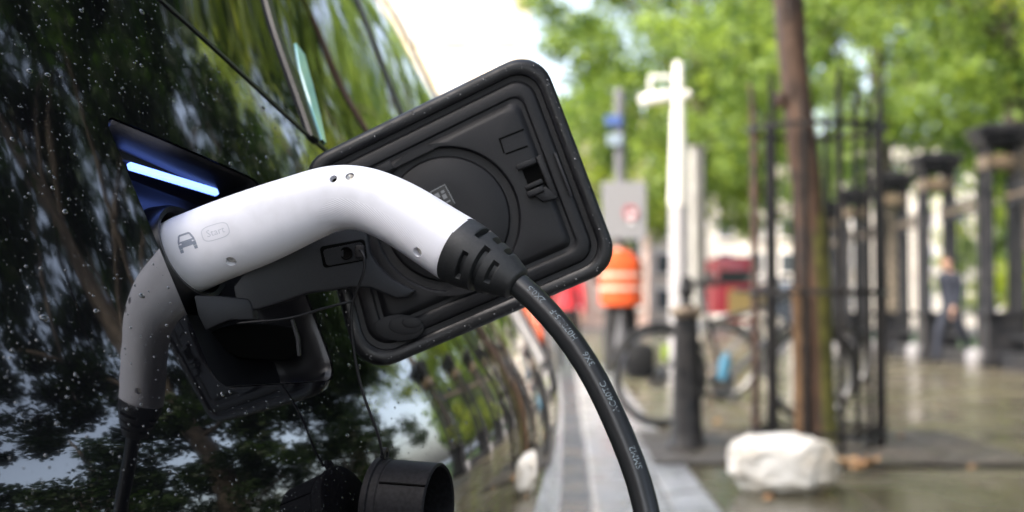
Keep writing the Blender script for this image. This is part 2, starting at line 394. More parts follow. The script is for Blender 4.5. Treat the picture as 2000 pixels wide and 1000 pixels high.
link('inlet_ring', lathe(IN_C-ON*.022, ON, [(-.004, .052), (.014, .050), (.026, .0455), (.030, .0425), (.029, .0385), (.022, .0365), (.0, .036), (0, .002)], 64), M['plastic_gloss'], port_o, 40)
link('inlet_ring', lathe(IN_C-ON*.03, ON, [(-.002, .064), (.008, .062), (.012, .058), (.010, .052)], 64), M['plastic'], port_o, 40)
# lower shroud of the inlet: a curved grey cup under the plug
sh = [(378, 577), (386, 615), (401, 646), (425, 634), (449, 625), (497, 625), (491, 595), (485, 584), (430, 578)]
def prism(px_poly, yfun, thick, bev=0.0, seg=2):
    """a plate standing in the place, cut to an outline; yfun gives the distance along the street for each point"""
    bm = bmesh.new(); f = [bm.verts.new(P(x, y, yfun(x, y))) for x, y in px_poly]; face = bm.faces.new(f)
    g = bmesh.ops.extrude_face_region(bm, geom=[face])['geom']; vv = [e for e in g if isinstance(e, bmesh.types.BMVert)]
    for v in vv: v.co += Vector((0, thick, 0))
    bmesh.ops.recalc_face_normals(bm, faces=bm.faces)
    if bev:
        es = [e for e in bm.edges if e.calc_face_angle(0) > .6]; bmesh.ops.bevel(bm, geom=es, offset=bev, segments=seg, affect='EDGES', profile=.5, clamp_overlap=True)
    bmesh.ops.triangulate(bm, faces=[q for q in bm.faces if len(q.verts) > 4])
    return fresh(bm)
link('inlet_shroud', prism(sh, lambda x, y: 1.168+(x-378)*.00022, .02, .0018), M['plastic_grey'], port_o, 35)
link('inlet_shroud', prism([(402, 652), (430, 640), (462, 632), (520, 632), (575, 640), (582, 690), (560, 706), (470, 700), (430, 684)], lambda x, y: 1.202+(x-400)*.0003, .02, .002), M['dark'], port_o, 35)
link('drain_rib', prism([(566, 625), (572, 624), (584, 660), (586, 695), (580, 696), (577, 662)], lambda x, y: 1.225, .006, .0006), M['plastic_grey'], port_o)

# hinge arm carrying the flap
arm = [(455, 560), (500, 500), (560, 455), (640, 432), (712, 436), (717, 455), (722, 494), (738, 518), (762, 542), (795, 560), (812, 568), (796, 580), (774, 583), (752, 574), (722, 562), (683, 561), (640, 568), (600, 573), (545, 592), (500, 606), (462, 600)]
arm_y = lambda x, y: 1.190 + max(0, x-460)*.00018
arm_o = link('hinge_arm', prism(arm, arm_y, .016, .0022, 3), M['plastic_grey'], car, 35)
slot = rounded([(624, 482), (712, 466), (718, 508), (632, 524)], 7, 4)
link('slot', prism([(p[0], p[1]) for p in slot], lambda x, y: arm_y(x, y)-.0006, .004), M['dark'], arm_o)
sl2 = rounded([(630, 488), (708, 472), (713, 506), (638, 520)], 7, 4)
link('slot_plate', prism([(p[0], p[1]) for p in sl2], lambda x, y: arm_y(x, y)-.0012, .003, .0003), M['plastic'], arm_o)
c = P(677, 495, arm_y(677, 495)); link('screw_hole', lathe(c, (0, -1, 0), [(0, .0056), (.0030, .0056), (.0032, .0048), (.0024, .0040), (.0022, .0002)], 24), M['dark'], arm_o, 40)
c = P(704, 492, arm_y(704, 492)); link('tether_clip', boxm(c-np.array([0, .002, 0]), (.008, .005, .011), 0, .0012), M['plastic'], arm_o, 40)

# ---------------------------------------------------------------- the open flap
FY = 1.272
QUAD = [(592, 318), (1052, 92), (1213, 519), (704, 738)]; FR = [52, 62, 62, 66]
def fl(pts, mm): return [P(p[0], p[1], FY-mm/1000.0) for p in pts]
levels = [(6, -20), (0, -15), (-1, -8), (0, -2), (4, 1.5), (10, 2.6), (20, 2.2), (25, 0.5), (27, -4.5), (37, -5), (40, -1), (44, 0.2), (58, 0.8), (63, .5), (67, -1.4), (74, -1.7), (79, .6), (83, 2.5), (88, 3.2)]
Vf = []; nf = 200; KC = 12; CC = np.array([874., 428.]); ang = list(np.linspace(-math.pi, math.pi, nf, endpoint=False))
for o, mm in levels:
    base = rounded(inset(QUAD, o), [max(r-o*.62, 16) for r in FR], KC); L = polar(base, CC, ang); Vf += fl(L, mm)
for r, mm in [(150, 3.4), (144, 3.3), (141, 2.0), (139, -4.0), (123, -4.2), (120.5, -1.2), (118, -.4), (60, -.3), (8, -.3)]:
    Vf += fl([CC+r*np.array([math.cos(t), math.sin(t)]) for t in ang], mm)
nl = len(levels)+9
Ff = grid_faces(nl, nf); Ff.append(tuple((nl-1)*nf+j for j in range(nf))); back = len(levels)
Vf += fl([np.array(p)*.4+np.array([890, 415.])*.6 for p in polar(rounded(inset(QUAD, 6), [max(r-4, 16) for r in FR], KC), CC, ang)], -27)
Ff += [((nl)*nf+(j+1) % nf, nl*nf+j, j, (j+1) % nf) for j in range(nf)]; Ff.append(tuple(nl*nf+j for j in range(nf)))
bm = bmesh.new(); me = mesh(Vf, Ff); bm.from_mesh(me)
bm.faces.ensure_lookup_table()
me2 = fixn(me)
bm.free()
flap = link('charge_flap', me2, [M['paint'], M['plastic'], M['rimtrim']], car, 38)
for i, p in enumerate(me2.polygons):
    band_i = min(p.vertices)//nf
    p.material_index = 0 if max(p.vertices) >= nl*nf or band_i < 2 else (2 if band_i < 7 else 1)
fmm = lambda mm: (lambda x, y: FY-mm/1000.0)
def rot_rect(cx, cy, w, h, deg):
    a = math.radians(deg); u = np.array([math.cos(a), math.sin(a)]); v = np.array([-u[1], u[0]])
    return [np.array([cx, cy])+u*sx*w/2+v*sy*h/2 for sx, sy in ((-1, -1), (1, -1), (1, 1), (-1, 1))]
def flap_plate(name, poly, mm, th, m, bev=.0004, r=0):
    pts = rounded(poly, r, 4) if r else poly
    return link(name, prism([(p[0], p[1]) for p in pts], fmm(mm), th/1000, bev), M[m], flap, 35)
# moulded tab outline, latch, sticker, ribs
flap_plate('tab_groove', rot_rect(999, 262, 52, 3, -22), 3.9, 1.2, 'dark', 0)
flap_plate('tab_groove', rot_rect(1009, 293, 46, 3, -20), 3.9, 1.2, 'dark', 0)
flap_plate('tab_groove', rot_rect(980, 285, 3, 30, -18), 3.9, 1.2, 'dark', 0)
flap_plate('latch_bracket', rot_rect(1028, 320, 40, 11, -22), 9, 6, 'plastic', .0008)
flap_plate('latch_pocket', rot_rect(1043, 345, 34, 42, -22), 4.2, 1.4, 'dark', 0)
flap_plate('latch_bracket', rot_rect(1068, 345, 12, 88, -22), 7, 5, 'plastic', .0008)
flap_plate('latch_hook', rot_rect(1043, 360, 36, 9, -24), 9, 6, 'plastic', .0008)
flap_plate('latch_hook', rot_rect(1046, 374, 34, 12, -24), 12, 9, 'plastic', .0010)
flap_plate('latch_hook', [np.array(p) for p in ((1036, 378), (1066, 364), (1090, 386), (1062, 394))], 8, 5, 'plastic', .0006)
flap_plate('side_rib', rot_rect(1100, 340, 5, 90, -21), 4.8, 3, 'plastic_grey', .0003)
flap_plate('edge_tab', rot_rect(752, 328, 30, 18, -28), 6.5, 4, 'plastic', .0008)
lab = flap_plate('sticker', rot_rect(864, 386, 36, 44, -28), .5, 1.0, 'plastic_gloss', 0)
for k, (dx, dy, w_, h_) in enumerate([(-16, 0, 1.6, 42), (16, 0, 1.6, 42), (0, -20.5, 33, 1.6), (-7, -8, 9, 10), (6, -10, 7, 5), (5, 0, 8, 9), (-6, 6, 5, 5), (4, 12, 14, 3)]):
    a = math.radians(-28); q = np.array([864+dx*math.cos(a)-dy*math.sin(a), 386+dx*math.sin(a)+dy*math.cos(a)])
    link('sticker_print', prism([(p[0], p[1]) for p in rot_rect(q[0], q[1], w_, h_, -28)], fmm(.9), .0006), M['label'], flap)
for k, (rr, mm) in enumerate([(1.0, 4.2), (.7, 5.2), (.4, 6.0)]):
    pts = [(780+rr*48*math.cos(t)+12*k, 640+rr*26*math.sin(t)-5*k) for t in np.linspace(0, 2*math.pi, 28, endpoint=False)]
    flap_plate('moulded_step', [np.array(p) for p in pts], mm, 2.2, 'plastic', .0004)

# tether cords and the dangling inlet cap
link('tether', tube(smooth_path([P(704, 489, 1.222), P(711, 500, 1.216), P(712, 520, 1.214), P(704, 550, 1.215), P(690, 585, 1.218), P(686, 630, 1.220), P(692, 690, 1.222), P(704, 750, 1.224), P(722, 805, 1.226), P(738, 848, 1.229), P(747, 888, 1.234)], 60), .0013, 8), M['plastic'], car, 180)
link('tether', tube(smooth_path([P(462, 632, 1.19), P(500, 628, 1.19), P(560, 622, 1.195), P(620, 606, 1.205), P(660, 595, 1.215), P(690, 588, 1.218)], 40), .0011, 8), M['plastic'], car, 180)
CA = np.array([.955, -.25, -.03]); CA /= np.linalg.norm(CA); C0 = P(742, 990, 1.243)
cap = MB(); r0 = .0415
cap.add(*lathe_vf(C0, CA, [(-.004, .004), (-.004, r0-.002), (-.002, r0+.0015), (.003, r0+.0018), (.004, r0), (.010, r0), (.0105, r0-.0006), (.0115, r0-.0006), (.012, r0), (.053, r0-.0005), (.0545, r0-.002), (.053, r0-.0035), (.008, r0-.004), (.007, .002)], 72))
cap_o = link('inlet_cap', fixn(cap.mesh()), M['capm'], car, 40)
e1 = np.cross(CA, [0, 0, 1.0]); e1 /= np.linalg.norm(e1); e2 = np.cross(e1, CA)
dirv = -e1*.79*np.sign(e1[1])*1 + e2*.61 if e1[1] > 0 else e1*.79+e2*.61
dirv /= np.linalg.norm(dirv)
link('cap_rib', tube([C0+CA*.012+dirv*(r0+.0001), C0+CA*.053+dirv*(r0-.0004)], .0011, 8), M['dark'], cap_o)
link('cap_loop', lathe(C0+e2*(r0+.004)+CA*.003, CA, [(-.002, .003), (-.002, .006), (.002, .006), (.002, .003), (-.002, .003)], 20), M['plastic'], cap_o, 40)

# ---------------------------------------------------------------- rain drops on the paint
def drops(cent, nor, rad, flat):
    V, F = [], []; k = 8
    ref = np.where(np.abs(nor[:, 2:3]) < .9, [[0, 0, 1.]], [[1., 0, 0]]); e1 = np.cross(nor, ref); e1 /= np.linalg.norm(e1, axis=1)[:, None]; e2 = np.cross(nor, e1)
    for i in range(len(cent)):
        o = len(V); st = RNG.uniform(0, .35); c, n, r, h = cent[i], nor[i], rad[i], rad[i]*flat
        an = RNG.uniform(0, 6.28); sx, sy = 1+st, 1-st*.4
        for rr, hh in ((1.0, -.05), (.86, .55), (.5, .9)):
            for j in range(k):
                t = 2*math.pi*j/k+an; wob = 1+.12*math.sin(2*t+an)
                V.append(c+(e1[i]*math.cos(t)*sx+e2[i]*math.sin(t)*sy)*r*rr*wob+n*h*hh)
        V.append(c+n*h)
        for q in range(2):
            for j in range(k): F.append((o+q*k+j, o+q*k+(j+1) % k, o+(q+1)*k+(j+1) % k, o+(q+1)*k+j))
        for j in range(k): F.append((o+2*k+j, o+2*k+(j+1) % k, o+3*k))
    return mesh(V, F)
ND = 7500
s_ = RNG.uniform(.66+DS, 1.62+DS, ND); z_ = RNG.uniform(-.24, .30, ND)
big = [(p-ocen)*1.03+ocen for p in OPEN]
keep = ~in_poly(s_, z_, big) & (z_ < zbelt(s_)-.008); s_, z_ = s_[keep], z_[keep]
rad = np.clip(RNG.lognormal(math.log(.00040), .66, len(s_)), .0002, .0030)
tag(link('raindrops', drops(S(s_, z_), SN(s_, z_), rad, .42), M['paint'], body, 180), kind='stuff')
tpar = RNG.uniform(0, 1, 260); oq = densify(rounded(inset(QUAD, 9), [r-5 for r in FR], KC), 3.0)
fc, fn_ = [], []
for t in tpar:
    q = oq[int(t*len(oq)) % len(oq)]; d_ = np.array([900, 415.])-q; d_ /= np.linalg.norm(d_); q = q+d_*RNG.uniform(-6, 9)
    if q[0] < 660 and q[1] < 420: continue
    fc.append(P(q[0], q[1], FY-.0024)); fn_.append((0, -1., 0))
tag(link('raindrops', drops(np.array(fc), np.array(fn_), np.clip(RNG.lognormal(math.log(.00042), .45, len(fc)), .0002, .0012), .5), M['paint'], flap, 180), kind='stuff')

# ================================================================== plug and cable
def handle_y(px): return 1.20-(px-362)*.000148
hp = [(340, 507), (362, 499), (400, 483), (450, 463), (500, 444), (550, 424), (600, 404), (650, 388), (700, 387), (750, 402), (800, 428), (850, 460), (893, 487)]
hr = [74, 77.5, 77.5, 77, 76, 73, 68.5, 65, 63, 62.5, 63.5, 65, 66.5]
hpath = smooth_path([P(x, y, handle_y(x)) for x, y in hp], 110)
tcum = np.concatenate([[0], np.cumsum(np.linalg.norm(np.diff(np.array(hp, float), axis=0), axis=1))])
hrad = nspline(tcum, np.array(hr))(np.linspace(0, tcum[-1], 110))
hrad = hrad*np.array([p[1] for p in hpath])/FPX
plug = empty('charging_plug', tuple(G(1270, 2400, 0.0)) , 'white charging plug on a black cable pushed into the car', 'charging plug')
plug.location = (.12, 1.02, 0)
p_, t_, e1_, e2_ = frames(hpath); NSG = 72; Vh = []; hr2 = hrad.copy()
ends = []
for i in range(110):
    rr = hrad[i]
    if i == 0: rr *= .965
    for j in range(NSG):
        a = 2*math.pi*j/NSG; ca, sa = math.cos(a), math.sin(a); q = (abs(ca)**2.25+abs(sa)**2.25)**(-1/2.25)
        Vh.append(p_[i]+(e1_[i]*ca*.96+e2_[i]*sa)*rr*q)
Fh = grid_faces(110, NSG)
for k, sgn in ((0, -1), (109, 1)):       # rounded rims closing both ends
    o = len(Vh)
    prev = k*NSG
    for fr, dd in ((.97, .0012), (.93, .002), (.5, .002)):
        for j in range(NSG): Vh.append(p_[k]+(np.array(Vh[k*NSG+j])-p_[k])*fr+t_[k]*sgn*dd)
        cur = len(Vh)-NSG
        Fh += [(prev+j, prev+(j+1) % NSG, cur+(j+1) % NSG, cur+j) for j in range(NSG)]; prev = cur
    Fh.append(tuple(prev+j for j in range(NSG)))
hme = fixn(mesh(Vh, Fh))
# grip: fine ridges in a lens-shaped field on the lower side; stored as a corner attribute
uvl = hme.uv_layers.new(name='UVMap'); uvs = np.zeros((len(hme.loops), 2)); li = np.zeros(len(hme.loops), int); hme.loops.foreach_get('vertex_index', li)
vi = np.minimum(li//NSG, 109); vj = li % NSG; uvs[:, 0] = vi/109.; uvs[:, 1] = vj/NSG; uvl.data.foreach_set('uv', uvs.ravel())
ho = bpy.data.objects.new('tmp', hme); COL.objects.link(ho)
tree_h = BVHTree.FromPolygons([v.co for v in hme.vertices], [p.vertices for p in hme.polygons])
def on_handle(px, py):
    d = Vector(ray(px, py)).normalized(); h = tree_h.ray_cast(Vector(CO), d); return h[0], h[1]
holes = [(451, 511, .0046), (651, 349, .0032), (683, 344, .0036), (815, 493, .0042)]
cut = MB(); hole_pos = []
for x, y, r in holes:
    c, n = on_handle(x, y); hole_pos.append((c, n, r)); cut.add(*lathe_vf(np.array(c)-np.array(n)*.006, n, [(0, r), (.012, r)], 28, True))
cme = fixn(cut.mesh()); cuo = bpy.data.objects.new('tmp_cut', cme); COL.objects.link(cuo)
md = ho.modifiers.new('b', 'BOOLEAN'); md.operation = 'DIFFERENCE'; md.object = cuo; md.solver = 'EXACT'
bpy.context.view_layer.update(); dg = bpy.context.evaluated_depsgraph_get(); hme2 = bpy.data.meshes.new_from_object(ho.evaluated_get(dg))
bpy.data.objects.remove(ho); bpy.data.objects.remove(cuo)
mw = mat('white_plastic', (0.88, 0.88, 0.90), 0.36); t = mw.node_tree; b = t.nodes['Principled BSDF']
uvn = t.nodes.new('ShaderNodeUVMap'); sp = t.nodes.new('ShaderNodeSeparateXYZ'); t.links.new(uvn.outputs[0], sp.inputs[0])
def mth(op, a, bb=None, c=None):
    n = t.nodes.new('ShaderNodeMath'); n.operation = op
    for k, v in enumerate((a, bb, c)):
        if v is None: continue
        if isinstance(v, (int, float)): n.inputs[k].default_value = v
        else: t.links.new(v, n.inputs[k])
    return n.outputs[0]
GU, GV = .76, .13
eu = mth('DIVIDE', mth('SUBTRACT', sp.outputs[0], GU), .225); ev = mth('DIVIDE', mth('SUBTRACT', mth('ADD', sp.outputs[1], 0.0), mth('MULTIPLY', 1.0, GV)), .16)
rr_ = mth('ADD', mth('POWER', mth('ABSOLUTE', eu), 2.0), mth('POWER', mth('ABSOLUTE', ev), 2.0))
mask = mth('LESS_THAN', rr_, 1.0)
rid = mth('SINE', mth('MULTIPLY', mth('ADD', sp.outputs[1], mth('MULTIPLY', sp.outputs[0], -.55)), 640.0))
rim = mth('LESS_THAN', mth('ABSOLUTE', mth('SUBTRACT', rr_, 1.0)), .035)
hgt = mth('ADD', mth('MULTIPLY', mth('MULTIPLY', rid, mask), .5), mth('MULTIPLY', rim, -1.6))
bp = t.nodes.new('ShaderNodeBump'); bp.inputs['Strength'].default_value = .22; bp.inputs['Distance'].default_value = .0006; t.links.new(hgt, bp.inputs['Height']); t.links.new(bp.outputs[0], b.inputs['Normal'])
nz_ = t.nodes.new('ShaderNodeTexNoise'); nz_.inputs['Scale'].default_value = 38; nz_.inputs['Detail'].default_value = 6; tcw = t.nodes.new('ShaderNodeTexCoord'); t.links.new(tcw.outputs['Object'], nz_.inputs['Vector'])
rw = t.nodes.new('ShaderNodeValToRGB'); rw.color_ramp.elements[0].position = .30; rw.color_ramp.elements[1].position = .52; rw.color_ramp.elements[0].color = (.78, .78, .83, 1); rw.color_ramp.elements[1].color = (.86, .86, .92, 1)
t.links.new(nz_.outputs['Fac'], rw.inputs['Fac']); t.links.new(rw.outputs[0], b.inputs['Base Color'])
mrw = t.nodes.new('ShaderNodeMapRange'); mrw.inputs['To Min'].default_value = .26; mrw.inputs['To Max'].default_value = .5; t.links.new(nz_.outputs['Fac'], mrw.inputs['Value']); t.links.new(mrw.outputs['Result'], b.inputs['Roughness'])
M['white'] = mw
handle = link('handle', hme2, M['white'], plug, 40)
for k, (c, n, r) in enumerate(hole_pos):
    c = np.array(c); n = np.array(n)
    if k in (2,):
        link('screw', lathe(c-n*.0045, n, [(0, r*.95), (.0030, r*.95), (.0036, r*.7), (.0030, r*.35), (.0022, .0002)], 20), M['steel'], handle, 40)
    else:
        link('screw', lathe(c-n*.0058, n, [(0, r*.96), (.0012, r*.9), (.0016, r*.5), (.0008, .0002)], 20), M['dark'] if k == 1 else M['steel'], handle, 40)  # dark insert puts the deep shade of one hole into colour
def decal(name, polys, m, ox, oy, deg, sc_, parent, off=.00025):
    """flat print wrapped onto the handle: polys in local units"""
    a = math.radians(deg); bm = bmesh.new()
    for poly in polys:
        vs = []
        for x, y in poly:
            X = ox+(x*math.cos(a)-y*math.sin(a))*sc_; Y = oy-(x*math.sin(a)+y*math.cos(a))*sc_
            c, n = on_handle(X, Y); vs.append(bm.verts.new(c+n*off))
        bm.faces.new(vs)
    return link(name, fresh(bm), m, parent)
def seg(pts, wd, close=False):
    out = []; pts = [np.array(p, float) for p in pts]
    for a, b2 in zip(pts, pts[1:]+([pts[0]] if close else [])):
        if a is b2: continue
        d = (b2-a)/np.linalg.norm(b2-a); n = np.array([-d[1], d[0]])*wd/2; e = d*wd*.3
        out.append([a-e-n, b2+e-n, b2+e+n, a-e+n])
    return out
icon = [[(-9, -6), (9, -6), (9, 2), (-9, 2)], [(-15, -8), (-9, -8), (-9, -1), (-15, 0)], [(9, -8), (15, -8), (15, 0), (9, -1)], [(-15, -14), (-9.5, -14), (-9.5, -8.5), (-15, -8.5)], [(9.5, -14), (15, -14), (15, -8.5), (9.5, -8.5)],
        [(-15, 0), (-9, 2), (-10, 4), (-14, 4)], [(9, 2), (15, 0), (14, 4), (10, 4)]]
icon += seg([(-13, 4), (-9.5, 13), (-7.5, 14.5), (7.5, 14.5), (9.5, 13), (13, 4)], 3.0) + seg([(-13, 3.2), (13, 3.2)], 2.2)
decal('car_icon', icon, M['icon'], 365, 474, 19, 1.18, handle)
oval = [(27*math.cos(t_q)*(1 if abs(math.cos(t_q)) > .01 else 1), 15*math.sin(t_q)) for t_q in np.linspace(0, 2*math.pi, 28, endpoint=False)]
oval = [(np.sign(x)*27*abs(x/27)**.6, np.sign(y)*14*abs(y/14)**.6) for x, y in oval]
decal('engraved_oval', seg(oval, 1.7, True), M['faint'], 421, 453, 17, 1.0, handle)
def text_mesh(body_, size):
    cu = bpy.data.curves.new('t', 'FONT'); cu.body = body_; cu.size = size; cu.align_x = 'CENTER'; cu.align_y = 'CENTER'; cu.resolution_u = 2
    o = bpy.data.objects.new('t', cu); COL.objects.link(o); bpy.context.view_layer.update()
    me = bpy.data.meshes.new_from_object(o.evaluated_get(bpy.context.evaluated_depsgraph_get())); bpy.data.objects.remove(o); return me
tm = text_mesh('Start', 19); a = math.radians(17)
for v in tm.vertices:
    x, y = v.co.x, v.co.y; c, n = on_handle(421+x*math.cos(a)-y*math.sin(a), 453-(x*math.sin(a)+y*math.cos(a))); v.co = c+n*.0002
link('engraved_word', tm, M['faint'], handle)
# strain relief boot with slots
bp_ = [(893, 487), (915, 499), (945, 515), (975, 532), (1000, 548), (1012, 557)]
bpath = smooth_path([P(x, y, handle_y(x)) for x, y in bp_], 90); NB = 96
bprof = nspline([0, .18, .3, .5, .62, .78, .9, 1], [67, 66, 63.5, 57, 52.5, 45, 38, 33])
def boot_r(i, a):
    u = i/89.; r = 1.0; aa = math.degrees(a) % 360
    for c0, off, mode in ((.30, 20, 'p'), (.50, 45, 'f'), (.70, 35, 'p')):
        d_ = abs(u-c0)/.034
        if d_ < 1.25:
            if mode == 'p':
                q = ((aa+off) % 90)-45; e = min(1, max(0, (27-abs(q))/3))
            else:
                q = ((aa+off) % 180)-90; e = min(1, max(0, (78-abs(q))/3))
            r -= .20*e*min(1, max(0, (1.25-d_)/.3))
    if u > .955: r *= 1-.25*((u-.955)/.045)**2
    return r
br = bprof(np.linspace(0, 1, 90))*np.array([p[1] for p in bpath])/FPX
Vb, Fb = tube_vf(bpath, br, NB, True, boot_r)
link('strain_relief', fixn(mesh(Vb, Fb)), M['rubber'], plug, 35)
cpx = [(985, 538, 1.108), (1012, 556, 1.104), (1050, 590, 1.098), (1095, 640, 1.090), (1135, 695, 1.082), (1170, 755, 1.074), (1203, 825, 1.066), (1232, 895, 1.058), (1252, 955, 1.052), (1267, 1020, 1.046), (1280, 1110, 1.04), (1288, 1250, 1.03)]
cw = [P(*q) for q in cpx] + [np.array(q) for q in ((.075, 1.02, .40), (.085, 1.00, .25), (.12, .96, .10), (.20, .88, .026), (.34, .74, .012), (.6, .5, .0115), (1.1, .1, .0115), (1.9, -.5, .0115), (2.9, -1.0, .0115))]
cpath = smooth_path(cw, 260); CRAD = .0096
cab = link('cable', tube(cpath, CRAD, 24), M['cable'], plug, 180)
ccum = np.concatenate([[0], np.cumsum(np.linalg.norm(np.diff(cpath, axis=0), axis=1))]); cp_, ct_, ce1, ce2 = frames(cpath)
def cable_text(word, px, py, size, name='printed_marking'):
    tgt = None; best = 9e9
    for k in range(len(cpath)):
        q = cpath[k]-CO; z = q@CF; x = 1000+FPX*(q@CR)/z; y = 500-FPX*(q@CU)/z; d_ = (x-px)**2+(y-py)**2
        if d_ < best: best, tgt = d_, k
    tm = text_mesh(word, size); u0 = ccum[tgt]
    for v in tm.vertices:
        u = u0-v.co.x; k = np.clip(np.searchsorted(ccum, u)-1, 0, len(cpath)-2); f = (u-ccum[k])/(ccum[k+1]-ccum[k])
        c = cp_[k]+(cp_[k+1]-cp_[k])*f; tv = ct_[k]+(ct_[k+1]-ct_[k])*f
        view = CO-c; view -= tv*np.dot(view, tv); view /= np.linalg.norm(view); side = np.cross(tv, view)       # side: to the upper right of the cable
        if side @ np.array([1, 0, 1.0]) < 0: side = -side
        th = math.radians(24) - v.co.y/CRAD
        n = view*math.cos(th)+side*math.sin(th); v.co = c+n*(CRAD+.00015)
    return link(name, tm, M['print'], cab)
for word, x, y in (('2X0.5', 1036, 573), ('H07BZ5-F', 1092, 636), ('3X6', 1152, 716), ('AC40TC', 1190, 795), ('SMM2', 1233, 893)):
    cable_text(word, x, y, .0070)

# ================================================================== ground
def wet(name, c1, c2, scale, r0, r1, moss=None, bump=.15, rnd=0.0, bscale=60):
    m = mat(name, c1, .3); t = m.node_tree; b = t.nodes['Principled BSDF']
    g = t.nodes.new('ShaderNodeNewGeometry'); n = t.nodes.new('ShaderNodeTexNoise'); n.inputs['Scale'].default_value = scale; n.inputs['Detail'].default_value = 7; n.inputs['Roughness'].default_value = .62
    r = t.nodes.new('ShaderNodeValToRGB'); r.color_ramp.elements[0].position = .36; r.color_ramp.elements[1].position = .66
    r.color_ramp.elements[0].color = (*c1, 1); r.color_ramp.elements[1].color = (*c2, 1); t.links.new(g.outputs['Position'], n.inputs['Vector']); t.links.new(n.outputs['Fac'], r.inputs['Fac'])
    col = r.outputs['Color']
    if moss:
        n2 = t.nodes.new('ShaderNodeTexNoise'); n2.inputs['Scale'].default_value = .9; n2.inputs['Detail'].default_value = 5; t.links.new(g.outputs['Position'], n2.inputs['Vector'])
        mr = t.nodes.new('ShaderNodeMapRange'); mr.inputs['From Min'].default_value = .42; mr.inputs['From Max'].default_value = .62; t.links.new(n2.outputs['Fac'], mr.inputs['Value'])
        mx = t.nodes.new('ShaderNodeMix'); mx.data_type = 'RGBA'; t.links.new(mr.outputs['Result'], mx.inputs['Factor']); t.links.new(col, mx.inputs['A']); mx.inputs['B'].default_value = (*moss, 1); col = mx.outputs['Result']
    if rnd:
        oi = t.nodes.new('ShaderNodeObjectInfo'); hsv = t.nodes.new('ShaderNodeHueSaturation'); mr2 = t.nodes.new('ShaderNodeMapRange'); mr2.inputs['To Min'].default_value = 1-rnd; mr2.inputs['To Max'].default_value = 1+rnd
        t.links.new(oi.outputs['Random'], mr2.inputs['Value']); t.links.new(mr2.outputs['Result'], hsv.inputs['Value']); t.links.new(col, hsv.inputs['Color']); col = hsv.outputs['Color']
    t.links.new(col, b.inputs['Base Color'])
    n3 = t.nodes.new('ShaderNodeTexNoise'); n3.inputs['Scale'].default_value = scale*.6; n3.inputs['Detail'].default_value = 4; t.links.new(g.outputs['Position'], n3.inputs['Vector'])
    m3 = t.nodes.new('ShaderNodeMapRange'); m3.inputs['From Min'].default_value = .38; m3.inputs['From Max'].default_value = .62; m3.inputs['To Min'].default_value = r0; m3.inputs['To Max'].default_value = r1
    t.links.new(n3.outputs['Fac'], m3.inputs['Value']); t.links.new(m3.outputs['Result'], b.inputs['Roughness'])
    n4 = t.nodes.new('ShaderNodeTexNoise'); n4.inputs['Scale'].default_value = bscale; n4.inputs['Detail'].default_value = 4; t.links.new(g.outputs['Position'], n4.inputs['Vector'])
    bp = t.nodes.new('ShaderNodeBump'); bp.inputs['Strength'].default_value = bump; bp.inputs['Distance'].default_value = .01; t.links.new(n4.outputs['Fac'], bp.inputs['Height']); t.links.new(bp.outputs['Normal'], b.inputs['Normal'])
    return m
M['asphalt'] = wet('wet_asphalt', (.035, .037, .042), (.06, .062, .068), 3, .25, .55, bump=.4, bscale=150)
M['slab'] = wet('wet_paving_stone', (.080, .067, .049), (.155, .134, .102), 2.2, .07, .36, moss=(.090, .080, .044), rnd=.22)
M['joint'] = wet('paving_bed', (.05, .045, .035), (.09, .085, .065), 3, .4, .7)
M['kerbm'] = wet('wet_granite', (.20, .20, .205), (.34, .34, .345), 9, .22, .5, rnd=.14)
M['soil'] = wet('tree_pit_soil', (.035, .030, .024), (.085, .072, .056), 6, .5, .8, bump=.8, bscale=40)
M['lawn'] = wet('lawn', (.03, .06, .015), (.07, .12, .03), 1.5, .6, .9, bump=.6)
def sheet(name, x0, x1, y0, y1, z, m):
    o = link(name, mesh([(x0, y0, z), (x1, y0, z), (x1, y1, z), (x0, y1, z)], [(0, 1, 2, 3)]), M[m]); return tag(o, kind='structure')
sheet('ground', -900, 900, -900, 1200, -.125, 'asphalt')
sheet('road', -9, .1, -60, 85, -.12, 'asphalt')
pave = sheet('pavement', .40, 6.75, -60, 60, -.012, 'joint')
sheet('lawn', 6.75, 60, -60, 60, -.03, 'lawn')
gut = sheet('gutter', -.02, .1, -2, 30, -.114, 'asphalt')
